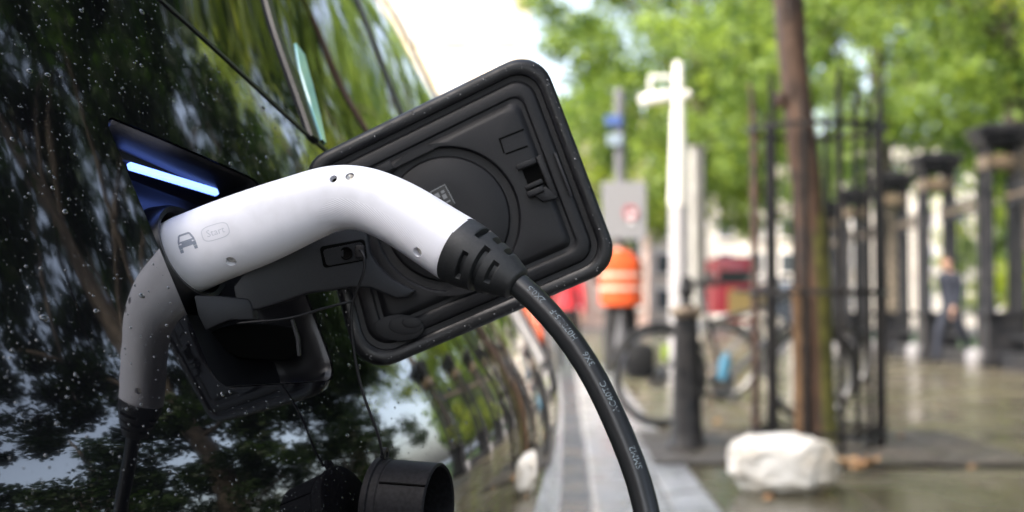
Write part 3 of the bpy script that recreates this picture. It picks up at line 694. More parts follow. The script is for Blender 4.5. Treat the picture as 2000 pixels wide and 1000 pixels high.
# kerb stones
kerb = link('kerb', boxm((.25, 0, -.2), (.28, 120, .3)), M['kerbm']); tag(kerb, kind='structure')
def slab_mesh(lx, ly, h, bev=.006): 
    return boxm((0, 0, -h/2), (lx, ly, h), 0, bev)
ks = slab_mesh(.30, .905, .16, .012); ks.materials.append(M['kerbm']); y = -.6
for k in range(32):
    o = bpy.data.objects.new('kerb_stone', ks); COL.objects.link(o); o.parent = kerb; o.location = (.252+random.uniform(-.003, .003), y+.455, .0+random.uniform(-.003, .003)); y += .915
slabs = {}
TREE = (1.41, 8.2)
rowx = [(.403, .586)] + [(.59+i*.62, .59+i*.62+.612) for i in range(10)]
ns_ = 0
for i, (x0, x1) in enumerate(rowx):
    y = 2.6 + (.45 if i % 2 else 0) + random.uniform(0, .2)
    while y < 21:
        ly = random.choice((.75, .9, 1.05)); cx, cy = (x0+x1)/2, y+ly/2
        inframe = cx < 1.05*(cy)*.34+.5
        if inframe and not (abs(cx-TREE[0]) < .95 and abs(cy-TREE[1]) < .95 and i > 0) and ns_ < 300:
            key = (round(x1-x0, 3), ly)
            if key not in slabs:
                slabs[key] = slab_mesh(x1-x0-.008, ly-.009, .05, .004); slabs[key].materials.append(M['slab'] if i else M['kerbm'])
            o = bpy.data.objects.new('paving_slab', slabs[key]); COL.objects.link(o); o.parent = pave
            o.location = (cx, cy, random.uniform(-.0025, .0015)); o.rotation_euler = (random.uniform(-.002, .002), random.uniform(-.002, .002), 0); ns_ += 1
        y += ly
sheet('far_pavement', .41, 6.75, 21.6, 60, -.003, 'slab'); sheet('near_pavement', .41, 6.75, -60, 2.5, -.003, 'slab')
# tree pit with rough soil
bm = bmesh.new(); bmesh.ops.create_grid(bm, x_segments=40, y_segments=40, size=.98)
for v in bm.verts:
    r = max(abs(v.co.x), abs(v.co.y))/.98; v.co.z = (.035*math.sin(v.co.x*9+1)*math.cos(v.co.y*7)+random.uniform(-.012, .02))*(1-r**6)+.012; v.co.x += TREE[0]; v.co.y += TREE[1]
tag(link('tree_pit', fresh(bm), M['soil'], None, 180), kind='structure')

# ================================================================== trees
def leaf_mat(name, c1, c2, tr, scale=.55, tw=.42):
    m = bpy.data.materials.new(name); m.use_nodes = True; t = m.node_tree; t.nodes.clear()
    o = t.nodes.new('ShaderNodeOutputMaterial'); d = t.nodes.new('ShaderNodeBsdfPrincipled'); d.inputs['Roughness'].default_value = .5; d.inputs['Specular IOR Level'].default_value = .35
    tl = t.nodes.new('ShaderNodeBsdfTranslucent'); mix = t.nodes.new('ShaderNodeMixShader'); mix.inputs[0].default_value = tw
    g = t.nodes.new('ShaderNodeNewGeometry'); n = t.nodes.new('ShaderNodeTexNoise'); n.inputs['Scale'].default_value = scale; n.inputs['Detail'].default_value = 3
    add = t.nodes.new('ShaderNodeMath'); add.operation = 'MULTIPLY_ADD'; add.inputs[1].default_value = .42; 
    t.links.new(g.outputs['Random Per Island'], add.inputs[0]); sub = t.nodes.new('ShaderNodeMath'); sub.operation = 'SUBTRACT'; sub.inputs[1].default_value = .20
    t.links.new(n.outputs['Fac'], sub.inputs[0]); t.links.new(sub.outputs[0], add.inputs[2])
    r = t.nodes.new('ShaderNodeValToRGB'); r.color_ramp.elements[0].position = .25; r.color_ramp.elements[1].position = .75
    r.color_ramp.elements[0].color = (*c1, 1); r.color_ramp.elements[1].color = (*c2, 1)
    t.links.new(g.outputs['Position'], n.inputs['Vector']); t.links.new(add.outputs[0], r.inputs['Fac']); t.links.new(r.outputs[0], d.inputs['Base Color'])
    gm = t.nodes.new('ShaderNodeMix'); gm.data_type = 'RGBA'; gm.blend_type = 'MULTIPLY'; gm.inputs['Factor'].default_value = 1; gm.inputs['B'].default_value = (*tr, 1); t.links.new(r.outputs[0], gm.inputs['A'])
    t.links.new(gm.outputs['Result'], tl.inputs['Color']); t.links.new(d.outputs[0], mix.inputs[1]); t.links.new(tl.outputs[0], mix.inputs[2]); t.links.new(mix.outputs[0], o.inputs[0])
    return m
M['leaf'] = leaf_mat('plane_leaf', (.028, .075, .018), (.25, .34, .09), (2.6, 2.4, 1.2), .5)
M['leaf_lit'] = leaf_mat('sunlit_leaf', (.10, .17, .03), (.26, .30, .05), (2.6, 2.4, 1.2))  # lit copy: yellow glow of sun put into the leaf colour
M['leaf_shade'] = leaf_mat('shaded_leaf', (.010, .024, .008), (.032, .060, .014), (1.6, 1.8, 1.0))  # shaded copy: gloom under the canopy put into the leaf colour
M['bark'] = noisy(mat('grey_brown_bark', (.09, .07, .05), .8), 7, (.05, .04, .03), (.16, .13, .10), bump=.5, bscale=30, bdist=.02)
def leaves(centers, rads, per, size, rng):
    """small bent leaf quads gathered in clumps; one mesh"""
    C = np.repeat(centers, per, 0); R_ = np.repeat(rads, per)[:, None]; n = len(C)
    d = rng.normal(size=(n, 3)); d /= np.linalg.norm(d, axis=1)[:, None]; P0 = C+d*R_*rng.uniform(0, 1, (n, 1))**.5*np.array([1, 1, .75])
    u = rng.normal(size=(n, 3)); u[:, 2] *= .5; u /= np.linalg.norm(u, axis=1)[:, None]; q = rng.normal(size=(n, 3)); v = np.cross(u, q); v /= np.linalg.norm(v, axis=1)[:, None]
    s = size*rng.uniform(.6, 1.35, (n, 1)); w = s*rng.uniform(.55, .85, (n, 1)); nn = np.cross(u, v)
    A = P0-u*s*.5; B = P0+v*w*.5+nn*s*.12; D = P0+u*s*.5; E = P0-v*w*.5+nn*s*.12
    V = np.stack([A, B, D, E], 1).reshape(-1, 3); me = bpy.data.meshes.new('leaves'); me.vertices.add(4*n); me.vertices.foreach_set('co', V.ravel())
    me.loops.add(4*n); me.loops.foreach_set('vertex_index', np.arange(4*n, dtype=np.int32)); me.polygons.add(n); me.polygons.foreach_set('loop_start', np.arange(0, 4*n, 4, dtype=np.int32)); me.polygons.foreach_set('loop_total', np.full(n, 4, dtype=np.int32))
    me.update(calc_edges=True); return me
def tree(base, z0, z1, rad, nclump, per, size, label, m, tr=.2, seed=1, lean=(0, 0), group='broad leaved trees', clump=.8, name='street_tree', bark='bark', zbase=0.0, droop=.0, thin=None):
    rng = np.random.default_rng(seed); x, y = base; root = empty(name, (x, y, zbase), label, 'tree', group)
    cz, hz = (z0+z1)/2, (z1-z0)/2; cs = []
    while len(cs) < nclump:
        d = rng.normal(size=3); d /= np.linalg.norm(d); r = rng.uniform(.25, 1)**.45; q = d*r
        if q[2] < -.2: q[2] *= .85+droop*abs(q[0])
        wob = 1+.22*math.sin(3*math.atan2(q[1], q[0])+seed)+.12*math.sin(5*q[2]+seed*2)
        if thin and thin[0] < cz+q[2]*hz < thin[1] and rng.random() > thin[2]: nclump -= 1; continue
        cs.append((x+lean[0]+q[0]*rad*wob, y+lean[1]+q[1]*rad*wob, cz+q[2]*hz))
    cs = np.array(cs); rr = rng.uniform(.6, 1.25, nclump)*clump
    tp = smooth_path([(x, y, zbase-.05), (x+.04, y, zbase+z0*.5), (x+lean[0]*.25+.05, y+lean[1]*.25, z0+.2*hz), (x+lean[0]*.6, y+lean[1]*.6, cz), (x+lean[0], y+lean[1], cz+hz*.75)], 26)
    tb = MB(); tb.tube(tp, np.interp(np.linspace(0, 1, 26), [0, .06, .3, .6, 1], [tr*1.35, tr*1.05, tr*.9, tr*.6, tr*.12]), 12)
    for k in rng.choice(nclump, min(len(cs), 12 if group == 'park trees mirrored in the car' else 26), replace=False):
        f = rng.uniform(.32, .8); s0 = tp[int(f*25)]; e = cs[k]; mid = s0+(e-s0)*.5+np.array([0, 0, .12*np.linalg.norm(e-s0)]); bp2 = smooth_path([s0, mid, e], 9)
        tb.tube(bp2, np.linspace(tr*.38*(1-f*.6), tr*.05, 9), 6)
    link('trunk', tb.mesh(), M[bark], root, 60); link('crown', leaves(cs, rr, per, size, rng), m if isinstance(m, bpy.types.Material) else M[m], root)
    return root
# trees one sees
tree((4.1, 46), 2.7, 19, 5.9, 290, 150, .21, 'tall green tree at the far end of the railings behind the white mast', 'leaf', .26, 3, (.0, 0), clump=.95)
tree((9.8, 31), 3.0, 18, 5.2, 230, 150, .18, 'broad green tree standing inside the park behind the railings midway along', 'leaf', .3, 5, (-.8, 0), clump=.9)
tree((11.5, 23.5), 2.5, 17, 5.2, 240, 140, .16, 'yellow green tree inside the park behind the pier next to the navy figure', 'leaf_lit', .28, 8, (-.5, 0), clump=.85)
tree((8.6, 38.5), 2.9, 15, 4.7, 190, 150, .19, 'green tree with a low crown between the young guarded tree and the white mast', 'leaf', .24, 11, (-.6, 0), clump=.9)
tree((17, 44), 2.2, 12, 6.5, 170, 120, .24, 'dense green tree deep inside the park seen between the piers', 'leaf', .3, 13, clump=1.1)
tree((3.0, 84), 4.0, 15, 5.5, 120, 110, .32, 'pale distant tree beside the grey sign panel at the street end', 'leaf_lit', .3, 17, clump=1.2, droop=.0)
tree((12, 86), 4.5, 17, 7, 120, 110, .34, 'distant green tree above the red bus', 'leaf', .3, 19, clump=1.3)
for q_, (bx_, by_, h_, r_, sd_, lb_) in enumerate([(9.2, 21.5, 2.6, 1.5, 51, 'yellow green bush behind the railing by the navy figure'), (9.0, 27, 2.4, 1.5, 52, 'yellow green bush behind the middle railings'), (10.2, 34, 2.8, 1.8, 53, 'green bush behind the far railings'), (13.5, 29, 3.2, 2.2, 54, 'wide green bush deeper in the park'), (8.0, 9.5, 3.0, 1.7, 55, 'dark bush mirrored low in the car, beside the nearest railing pier'), (8.0, 6.2, 3.0, 1.8, 56, 'dark bush mirrored low in the car, under the dark park tree'), (8.0, 3.0, 3.2, 1.8, 57, 'dark bush mirrored low in the car, between two park trees'), (7.8, -.4, 3.0, 1.8, 58, 'dark bush mirrored in the rear corner of the car'), (11.5, 4.5, 4, 2.4, 59, 'large dark bush mirrored low behind the smaller ones'), (10.0, 13.2, 3.4, 2.0, 63, 'dark bush under the leafy park tree mirrored in the windows'), (12.2, 9.4, 3.6, 2.2, 64, 'dark bush mirrored above the dangling inlet cap')]):
    tree((bx_, by_), .5, h_, r_, 40, 130, .13, lb_, 'leaf_lit' if q_ < 2 else ('leaf' if q_ < 4 else 'leaf_shade'), .05, sd_, group='bushes in the park', clump=.45, name='bush')
tree((21, 58), .8, 10, 5, 120, 120, .26, 'low crowned yellow green tree across the park lawn', 'leaf_lit', .25, 61, clump=1.1)
tree((30, 62), .8, 10, 6, 120, 120, .28, 'low crowned green tree across the park lawn', 'leaf', .25, 62, clump=1.2)
# canopy to the right of and behind the camera: it is mirrored in the paint
MIR = 'park trees mirrored in the car'
tree((10.2, 12.5), 2.2, 14, 5.0, 200, 260, .19, 'leafy park tree whose shade is mirrored in the car windows', 'leaf_shade', .28, 23, (-.8, 0), group=MIR, clump=.8, thin=(6.8, 9.6, .5))
tree((8.6, 6.2), 1.9, 13, 4.6, 185, 300, .19, 'dark leafy park tree mirrored in the black paint around the open flap', 'leaf_shade', .3, 29, (-.6, 0), group=MIR, clump=.72, thin=(3.4, 6.8, .22))
tree((8.2, -0.5), 1.8, 13, 4.4, 150, 300, .19, 'dark leafy park tree mirrored in the paint at the rear corner of the car', 'leaf_shade', .26, 31, (-.8, 0), group=MIR, clump=.7, thin=(3.4, 7, .3))
tree((14.5, 5.5), 1.6, 8, 5.5, 30, 260, .26, 'big dark tree deeper in the park mirrored low in the car', 'leaf_shade', .34, 41, group=MIR, clump=1.1)
tree((2.6, -7.0), 3.0, 10, 3.6, 110, 150, .18, 'street tree by the kerb behind the parked car', 'leaf_shade', .22, 37, (0, 0), group=MIR, clump=.85)

# the young tree inside its guard
M['young_bark'] = noisy(mat('reddish_young_bark', (.14, .07, .04), .6), 6, (.034, .019, .012), (.115, .062, .036), bump=.35, bscale=22, bdist=.01, rough=(.35, .7))
M['moss_bark'] = noisy(mat('mossy_bark', (.09, .09, .03), .8), 10, (.06, .058, .016), (.17, .16, .036), bump=.4, bscale=30, bdist=.01)
M['stake'] = noisy(mat('weathered_stake', (.20, .11, .05), .7), 9, (.10, .052, .024), (.26, .15, .07), bump=.3, bscale=30, bdist=.01)
yt = empty('young_tree', (TREE[0], TREE[1], 0), 'slender reddish brown young tree growing inside an iron guard', 'tree')
tpx = [(1600, 885, 8.2), (1598, 760, 8.2), (1592, 600, 8.2), (1583, 450, 8.2), (1570, 300, 8.2), (1556, 180, 8.2), (1544, 60, 8.2), (1535, -40, 8.2)]
tp = smooth_path([P(*q) for q in tpx]+[np.array((1.22, 8.2, 3.3)), np.array((1.25, 8.15, 4.4)), np.array((1.3, 8.2, 5.6))], 60)
trd = np.interp(np.linspace(0, 1, 60), [0, .04, .25, .48, .62, 1], [.125, .095, .085, .083, .08, .02])
Vt2, Ft2 = tube_vf(tp, trd, 18, True, lambda i, a: 1+.05*math.sin(3*a+i*.35)+.04*math.sin(i*.8)); tm_ = fixn(mesh(Vt2, Ft2)); tro = link('trunk', tm_, [M['young_bark'], M['moss_bark']], yt, 60)
for p in tm_.polygons:
    if p.center.z < 1.35+.25*math.sin(p.center.x*40) and p.normal.x > .05: p.material_index = 1
tb = MB(); rng = np.random.default_rng(5); cs = []
for k in range(42):
    d = rng.normal(size=3); d /= np.linalg.norm(d); cs.append(np.array([1.3, 8.2, 5.3])+d*rng.uniform(.4, 1)**.5*np.array([1.7, 1.7, 2.0]))
cs = np.array(cs)
for k in range(0, 42, 3):
    s0 = tp[rng.integers(40, 58)]; tb.tube(smooth_path([s0, (s0+cs[k])/2+np.array([0, 0, .15]), cs[k]], 7), np.linspace(.03, .006, 7), 5)
link('branches', tb.mesh(), M['young_bark'], yt, 60); link('crown', leaves(cs, rng.uniform(.35, .6, 42), 110, .12, rng), M['leaf'], yt)
for z_, px_ in ((185, 1556),):                             # stub of a lopped branch
    c = P(1556, 190, 8.2)
    link('branch_stub', boxm(c+np.array([-.085, -.02, -.02]), (.08, .06, .09), .3, .02), M['young_bark'], yt, 40)
st = link('stake', tube([P(1566, 872, 8.08), P(1562, 700, 8.08), P(1556, 560, 8.08)], [.036, .034, .032], 10), M['stake'], yt, 60)

# iron guard round it
M['iron'] = noisy(mat('black_painted_iron', (.012, .012, .013), .45, spec=.25), 14, (.008, .008, .009), (.024, .021, .019), rough=(.3, .6))
M['rust'] = noisy(mat('rusty_iron', (.06, .035, .025), .6), 14, (.03, .02, .017), (.11, .06, .04))
gd = empty('tree_guard', (TREE[0], TREE[1], 0), 'round cage of black iron bars guarding the young tree', 'tree guard')
GR = .36
for k in range(12):
    a = 2*math.pi*(k+.35)/12; x, y = TREE[0]+GR*math.cos(a), TREE[1]+GR*math.sin(a)
    h = 2.06 if k % 2 else 1.90
    link('bar', tube([(x, y, -.05), (x, y, 1.2), (x, y, h-.12), (x+.008*math.cos(a), y+.008*math.sin(a), h-.04), (x+.02*math.cos(a), y+.02*math.sin(a), h+.04)], [.018, .018, .018, .015, .007], 8), M['rust'] if k in (5, 6) else M['iron'], gd, 60)
for z in (.10, .875, 1.80):
    pts = [(TREE[0]+(GR+.012)*math.cos(a), TREE[1]+(GR+.012)*math.sin(a)) for a in np.linspace(0, 2*math.pi, 41)]
    V = [(x, y, z+dz) for x, y in pts for dz in (-.014, .014)]+[(TREE[0]+(x-TREE[0])*1.03, TREE[1]+(y-TREE[1])*1.03, z+dz) for x, y in pts for dz in (-.014, .014)]
    F = []
    for i in range(40):
        F += [(2*i, 2*i+1, 2*i+3, 2*i+2), (82+2*i, 82+2*i+2, 82+2*i+3, 82+2*i+1), (2*i+1, 82+2*i+1, 82+2*i+3, 2*i+3), (2*i, 2*i+2, 82+2*i+2, 82+2*i)]
    link('hoop', fixn(mesh(V, F)), M['iron'], gd, 40)

# fallen leaves by the guard
M['dead_leaf'] = noisy(mat('fallen_leaf', (.28, .15, .06), .6), 30, (.20, .09, .035), (.42, .26, .11))
for k, (px, py, sc_) in enumerate([(1655, 905, .16), (1690, 915, .13), (1640, 915, .12), (1672, 922, .13), (1705, 905, .10), (1430, 922, .09), (1500, 985, .07), (1760, 860, .06), (1830, 800, .07), (1900, 920, .06), (1400, 830, .07)]):
    c = G(px, py, .02); bm = bmesh.new(); n = 9; ctr = bm.verts.new((c[0], c[1], c[2]+.012)); rim_ = []
    for j in range(n):
        a = 2*math.pi*j/n; r = sc_*.5*(1 if j % 2 else .62); rim_.append(bm.verts.new((c[0]+r*math.cos(a), c[1]+r*math.sin(a), c[2]+.03*random.random()+.012)))
    for j in range(n): bm.faces.new((ctr, rim_[j], rim_[(j+1) % n]))
    tag(link('fallen_leaf', fresh(bm), M['dead_leaf']), *(('large curled brown leaf in the heap at the foot of the iron tree guard', 'leaf', 'leaves at the tree guard') if k < 5 else ('small brown leaf lying alone on the wet paving', 'leaf', 'single leaves on the paving')))

# ================================================================== white stone
M['stone'] = noisy(mat('white_limestone', (.72, .69, .63), .7), 5, (.50, .44, .35), (.86, .84, .79), bump=.4, bscale=26, bdist=.02)
SY = 5.95; sc0 = G(1536, 968, 0.0); bm = bmesh.new(); bmesh.ops.create_icosphere(bm, subdivisions=5, radius=1)
from mathutils import noise as mnoise
for v in bm.verts:
    d = v.co.normalized(); x, y, z = d
    bx = Vector((np.sign(x)*abs(x)**.66, np.sign(y)*abs(y)**.7, np.sign(z)*abs(z)**.62)); bx = bx*(1/max(1, bx.length*.86))
    k = 1+.13*mnoise.noise(d*1.6+Vector((3, 1, 2)))+.07*mnoise.noise(d*4.2)+.035*mnoise.noise(d*11)
    cr = mnoise.noise(Vector((d.x*2.2, d.y*2.2, d.z*5+7))); k -= .035*max(0, .25-abs(cr))/.25
    q = bx*k
    if q.x > .35 and q.z > .3: q.z -= .22*(q.x-.35)
    if q.z < -.35 and q.x < 0: q.x *= .9
    v.co = Vector((sc0[0]+q.x*.222, sc0[1]+.14+q.y*.16, .118+q.z*.132))
tag(link('white_boulder', fresh(bm), M['stone'], None, 60), 'rough white boulder lying on the pavement in front of the tree guard', 'boulder')

# ================================================================== bollard
M['bolli'] = noisy(mat('old_black_iron', (.018, .017, .018), .45, spec=.3), 10, (.010, .010, .011), (.034, .031, .029), rough=(.28, .6), bump=.2, bscale=40, bdist=.004)
M['bronze'] = noisy(mat('worn_tan_collar', (.30, .22, .14), .5), 12, (.14, .10, .07), (.40, .31, .21))
bc = G(1342, 878, 0); bol = empty('bollard', tuple(bc), 'black iron bollard with tan worn collar and pointed finial by the kerb', 'bollard')
link('shaft', lathe(bc, (0, 0, 1), [(-.05, .001), (-.05, .11), (.03, .11), (.05, .098), (.10, .094), (.12, .088), (.45, .076), (.70, .068), (.735, .068)], 24), M['bolli'], bol, 30)
link('collar', lathe(bc, (0, 0, 1), [(.733, .066), (.745, .082), (.765, .094), (.785, .092), (.80, .06), (.80, .001)], 24), M['bronze'], bol, 30)
link('finial', lathe(bc, (0, 0, 1), [(.798, .05), (.82, .034), (.845, .028), (.86, .040), (.885, .046), (.905, .040), (.92, .024), (.945, .030), (.965, .022), (.975, .001)], 20), M['bolli'], bol, 50)

# ================================================================== cycle stands and bicycle
M['galv'] = noisy(mat('dull_galvanised_steel', (.50, .46, .40), .38, .6), 10, (.40, .36, .31), (.60, .56, .50))
def stand(x, y, w_, label):
    o = tag(link('cycle_stand', tube(smooth_path([(x, y, -.05), (x, y, .45), (x+.03, y, .62), (x+.12, y, .71), (x+.28, y, .735), (x+w_-.28, y, .735), (x+w_-.12, y, .71), (x+w_-.03, y, .62), (x+w_, y, .45), (x+w_, y, -.05)], 60), .027, 12), M['galv'], None, 60), label, 'cycle stand')
    return o
stand(1.13, 12.35, .78, 'pale tubular cycle stand hoop right behind the bollard'); stand(1.15, 14.2, .8, 'pale tubular cycle stand hoop beyond the first one')
M['blackcloth2'] = mat('black_nylon', (.012, .012, .013), .7); M['tyre'] = mat('bicycle_tyre', (.012, .012, .012), .6); M['bframe'] = mat('dark_bicycle_frame', (.015, .016, .02), .3, coat=.5); M['alu'] = mat('aluminium', (.28, .28, .29), .4, 1.0)
M['saddle'] = mat('saddle_vinyl', (.015, .014, .014), .5); M['lime'] = mat('lime_green', (.30, .42, .04), .5); M['bluep'] = mat('clear_blue_plastic', (.08, .24, .36), .25); M['silver'] = mat('silver_white_paint', (.7, .7, .72), .35)
def bicycle(w0, w1, label, frame_m, group=None, r=.335):
    """w0, w1: wheel centres on the ground plan"""
    w0 = np.array([*w0, r]); w1 = np.array([*w1, r]); d = (w1-w0)/np.linalg.norm(w1-w0); n = np.cross(d, [0, 0, 1.]); root = empty('bicycle', tuple((w0+w1)/2-np.array([0, 0, r])), label, 'bicycle', group)
    for c in (w0, w1):
        ty = MB(); ring = [c+(d*math.cos(a)+np.array([0, 0, 1.])*math.sin(a))*(r-.018) for a in np.linspace(0, 2*math.pi, 49)]
        ty.tube(ring, .019, 8, False); wo = link('wheel', ty.mesh(), M['tyre'], root, 60)
        rm_ = MB(); rm_.tube([c+(d*math.cos(a)+np.array([0, 0, 1.])*math.sin(a))*(r-.045) for a in np.linspace(0, 2*math.pi, 49)], .011, 6, False); link('rim', rm_.mesh(), M['alu'], wo, 60)
        sp_ = MB()
        for k in range(18):
            a = 2*math.pi*k/18; sp_.tube([c+n*.02*(1 if k % 2 else -1), c+(d*math.cos(a)+np.array([0, 0, 1.])*math.sin(a))*(r-.05)], .0016, 4)
        sp_.tube([c-n*.045, c+n*.045], .022, 10); link('spokes', sp_.mesh(), M['alu'], wo, 60)
    L_ = np.linalg.norm(w1-w0); up = np.array([0, 0, 1.]); A = lambda f, h, s=0: w0*1+d*(L_*f)+up*(h-r)+n*s
    bb, st_, ht, hb = A(.42, .29), A(.29, .80), A(.80, .84), A(.835, .70)
    fr = MB()
    for p0, p1, rr in ((bb, A(.305, .74), .016), (A(.315, .70), ht, .015), (bb, hb, .019), (ht+up*.02, hb, .017), (A(.315, .70), w0+n*.05, .009), (A(.315, .70), w0-n*.05, .009), (bb, w0+n*.05, .010), (bb, w0-n*.05, .010), (hb, w1+n*.05, .011), (hb, w1-n*.05, .011)): fr.tube([p0, p1], rr, 8)
    link('frame', fr.mesh(), frame_m, root, 60)
    sm = MB(); sm.tube([A(.305, .74), A(.27, .94)], .013, 8); link('seat_post', sm.mesh(), M['alu'], root, 60)
    sad = MB(); c = A(.27, .955); ring_pts = [(-.13, .075), (-.11, .085), (-.03, .06), (.06, .03), (.14, .018), (.15, .001)]
    V = []; 
    for u, wv in ring_pts:
        for t_q in np.linspace(0, 2*math.pi, 10, endpoint=False): V.append(c+d*u+n*wv*math.cos(t_q)+up*(.02*math.sin(t_q)+.01))
    sad.add(V, grid_faces(6, 10)+[tuple(range(9, -1, -1))]); link('saddle', fixn(sad.mesh()), M['saddle'], root, 60)
    hb_ = MB(); hc = A(.775, 1.0); hb_.tube([ht, hc], .013, 8); hb_.tube(smooth_path([hc-n*.30-d*.10, hc-n*.22-d*.02, hc, hc+n*.22-d*.02, hc+n*.30-d*.10], 16), .012, 8); link('handlebar', hb_.mesh(), M['alu'], root, 60)
    for s_q in (-1, 1): link('grip', tube([hc+n*.24*s_q-d*.035, hc+n*.30*s_q-d*.10], .017, 8), M['tyre'], root, 60)
    ck = MB(); ck.add(*lathe_vf(bb-n*.04, n, [(-.003, .03), (-.003, .09), (.003, .09), (.003, .03), (-.003, .03)], 28)); ck.tube([bb-n*.05, bb-n*.06+d*.12-up*.12], .009, 6); ck.tube([bb+n*.05, bb+n*.06-d*.12+up*.12], .009, 6)
    ck.box(bb-n*.11+d*.12-up*.12, (.09, .09, .02)); ck.box(bb+n*.11-d*.12+up*.12, (.09, .09, .02)); link('crank', fixn(ck.mesh()), M['alu'], root, 40)
    for c in (w0, w1):
        md_ = MB(); a0, a1 = (.5, 2.9); md_.tube([c+(d*math.cos(a)*(-1 if c is w0 else 1)+up*math.sin(a))*(r+.02) for a in np.linspace(.3, 2.6, 20)], .015, 6); link('mudguard', md_.mesh(), M['tyre'], root, 60)
    return root, A, d, n
q0, q1 = G(1290, 834, 0), G(1586, 828, 0)
bk, A, bd, bn = bicycle((q0[0], q0[1]), (q1[0], q1[1]), 'dark bicycle leaning sideways across the pavement behind bollard and tree guard', M['bframe'])
c = A(.0, .335, -.05); link('cassette', lathe(c, bn, [(-.02, .02), (-.02, .075), (.0, .085), (.012, .06), (.012, .02)], 24), M['galv'], bk, 40)
link('rear_light', boxm(A(.24, .66), (.05, .05, .09), .2, .01), M['silver'], bk, 40)
bt = P(1412, 715, 9.5)
tag(link('water_bottle', lathe(bt-np.array([0, 0, .09]), (.15, 0, 1), [(0, .001), (0, .036), (.05, .04), (.12, .04), (.15, .03), (.155, .02), (.185, .02), (.185, .001)], 20), M['bluep'], None, 40), 'blue plastic water bottle on the dark bicycle behind the bollard', 'bottle')
bg_ = P(1300, 690, 9.45); tag(link('lime_bag', boxm(bg_, (.045, .05, .11), .2, .018), M['lime'], None, 40), 'small lime green pouch strapped to the dark bicycle', 'pouch')
pb = P(1250, 705, 9.62); tag(link('pannier_bag', boxm(pb, (.20, .12, .24), .1, .055), M['blackcloth2'], None, 40), 'black pannier bag on the rear wheel of the dark bicycle', 'bag')
bicycle((1.35, 12.75), (2.35, 12.85), 'second dark bicycle locked at the far cycle stands', M['bframe'])

# ================================================================== masts and signs
M['whitep'] = noisy(mat('white_mast_paint', (.80, .78, .72), .4), 3, (.74, .72, .66), (.84, .82, .77)); M['shadep'] = mat('mast_shade_grey', (.36, .35, .36), .45)
M['stonepost'] = noisy(mat('grey_post', (.30, .29, .27), .6), 4, (.24, .23, .21), (.36, .35, .32)); M['paleplate'] = mat('pale_blue_grey_plate', (.24, .30, .36), .4); M['signgrey'] = mat('sign_back_grey', (.22, .22, .23), .45); M['signblue'] = mat('sign_blue', (.06, .11, .30), .4); M['signred'] = mat('sign_red', (.42, .10, .12), .4); M['signwhite'] = mat('sign_white', (.75, .75, .76), .4); M['poledark'] = mat('dark_grey_pole', (.12, .12, .13), .45)
MY = 16.0; mb0 = P(1327, 746, MY); mb0[2] = 0; H = P(1324, 120, MY)[2]; zsw = P(1324, 402, MY)[2]
mast = empty('camera_mast', tuple(mb0), 'tapered white mast with lower half greyed as if in shade and a camera on its arm', 'mast')
link('mast_foot', lathe(mb0, (0, 0, 1), [(-.05, .001), (-.05, .13), (.06, .13), (.08, .118), (zsw, .105), (zsw, .001)], 28), M['shadep'], mast, 30)  # shade on the lower mast is put into this grey
link('mast_shaft', lathe(mb0, (0, 0, 1), [(zsw-.01, .10), (zsw+.05, .112), (H*.8, .078), (H-.04, .045), (H, .03), (H, .001)], 28), M['whitep'], mast, 30)
ca = P(1312, 150, MY); cb = P(1270, 150, MY); cc_ = P(1270, 188, MY)
link('camera_arm', tube([ca, cb, cc_], .022, 10), M['whitep'], mast, 60)
c = P(1280, 192, MY); bm = bmesh.new(); box(bm, c, (.37, .15, .13), rot=Matrix.Rotation(math.radians(-9), 4, 'Y'), bev=.045); link('camera_housing', fresh(bm), M['whitep'], mast, 40)
c = P(1342, 185, MY); bm = bmesh.new(); bmesh.ops.create_uvsphere(bm, u_segments=16, v_segments=10, radius=.052); bmesh.ops.translate(bm, vec=Vector(c), verts=bm.verts); link('sensor', fresh(bm), M['whitep'], mast, 60)
g0 = P(1362, 720, 18.0); gh = P(1362, 290, 18.0)[2]; po = empty('square_post', (g0[0], g0[1], 0), 'plain grey square post standing beside the white mast', 'post')
link('post_shaft', boxm((g0[0], g0[1], gh/2), (.145, .145, gh), .5, .01), M['stonepost'], po); link('post_cap', boxm((g0[0], g0[1], gh+.012), (.165, .165, .03), .5, .008), M['stonepost'], po)
sp0 = P(1212, 725, 19.0); sh_ = P(1212, 182, 19.0)[2]; sg = empty('sign_pole', (sp0[0], sp0[1], 0), 'dark sign pole with small blue plates and a grey panel above the orange vest', 'sign')
link('pole', tube([(sp0[0], sp0[1], -.05), (sp0[0], sp0[1], 1.5), (sp0[0], sp0[1], sh_)], .072, 14), M['poledark'], sg, 60); link('pole_cap', lathe((sp0[0], sp0[1], sh_), (0, 0, 1), [(0, .075), (.05, .06), (.07, .001)], 14), M['poledark'], sg, 40)
for (x0, x1, y0, y1, m_, nm) in ((1182, 1214, 225, 246, 'signblue', 'blue_plate'), (1186, 1216, 262, 284, 'paleplate', 'pale_plate'), (1176, 1262, 355, 468, 'signgrey', 'grey_panel')):
    a0, a1 = P(x0, y1, 18.9), P(x1, y0, 18.9); link(nm, boxm((a0+a1)/2, (abs(a1[0]-a0[0]), .03, abs(a1[2]-a0[2])), 0, .008), M[m_], sg)
c = P(1231, 415, 18.87); rg = link('red_roundel', lathe(c, (0, -1, 0), [(0, .06), (0, .095), (.012, .095), (.012, .06), (0, .06)], 28), M['signred'], sg, 40)
c2 = P(1233, 425, 18.875); link('white_symbol', boxm(c2, (.07, .012, .16)), M['signwhite'], sg)

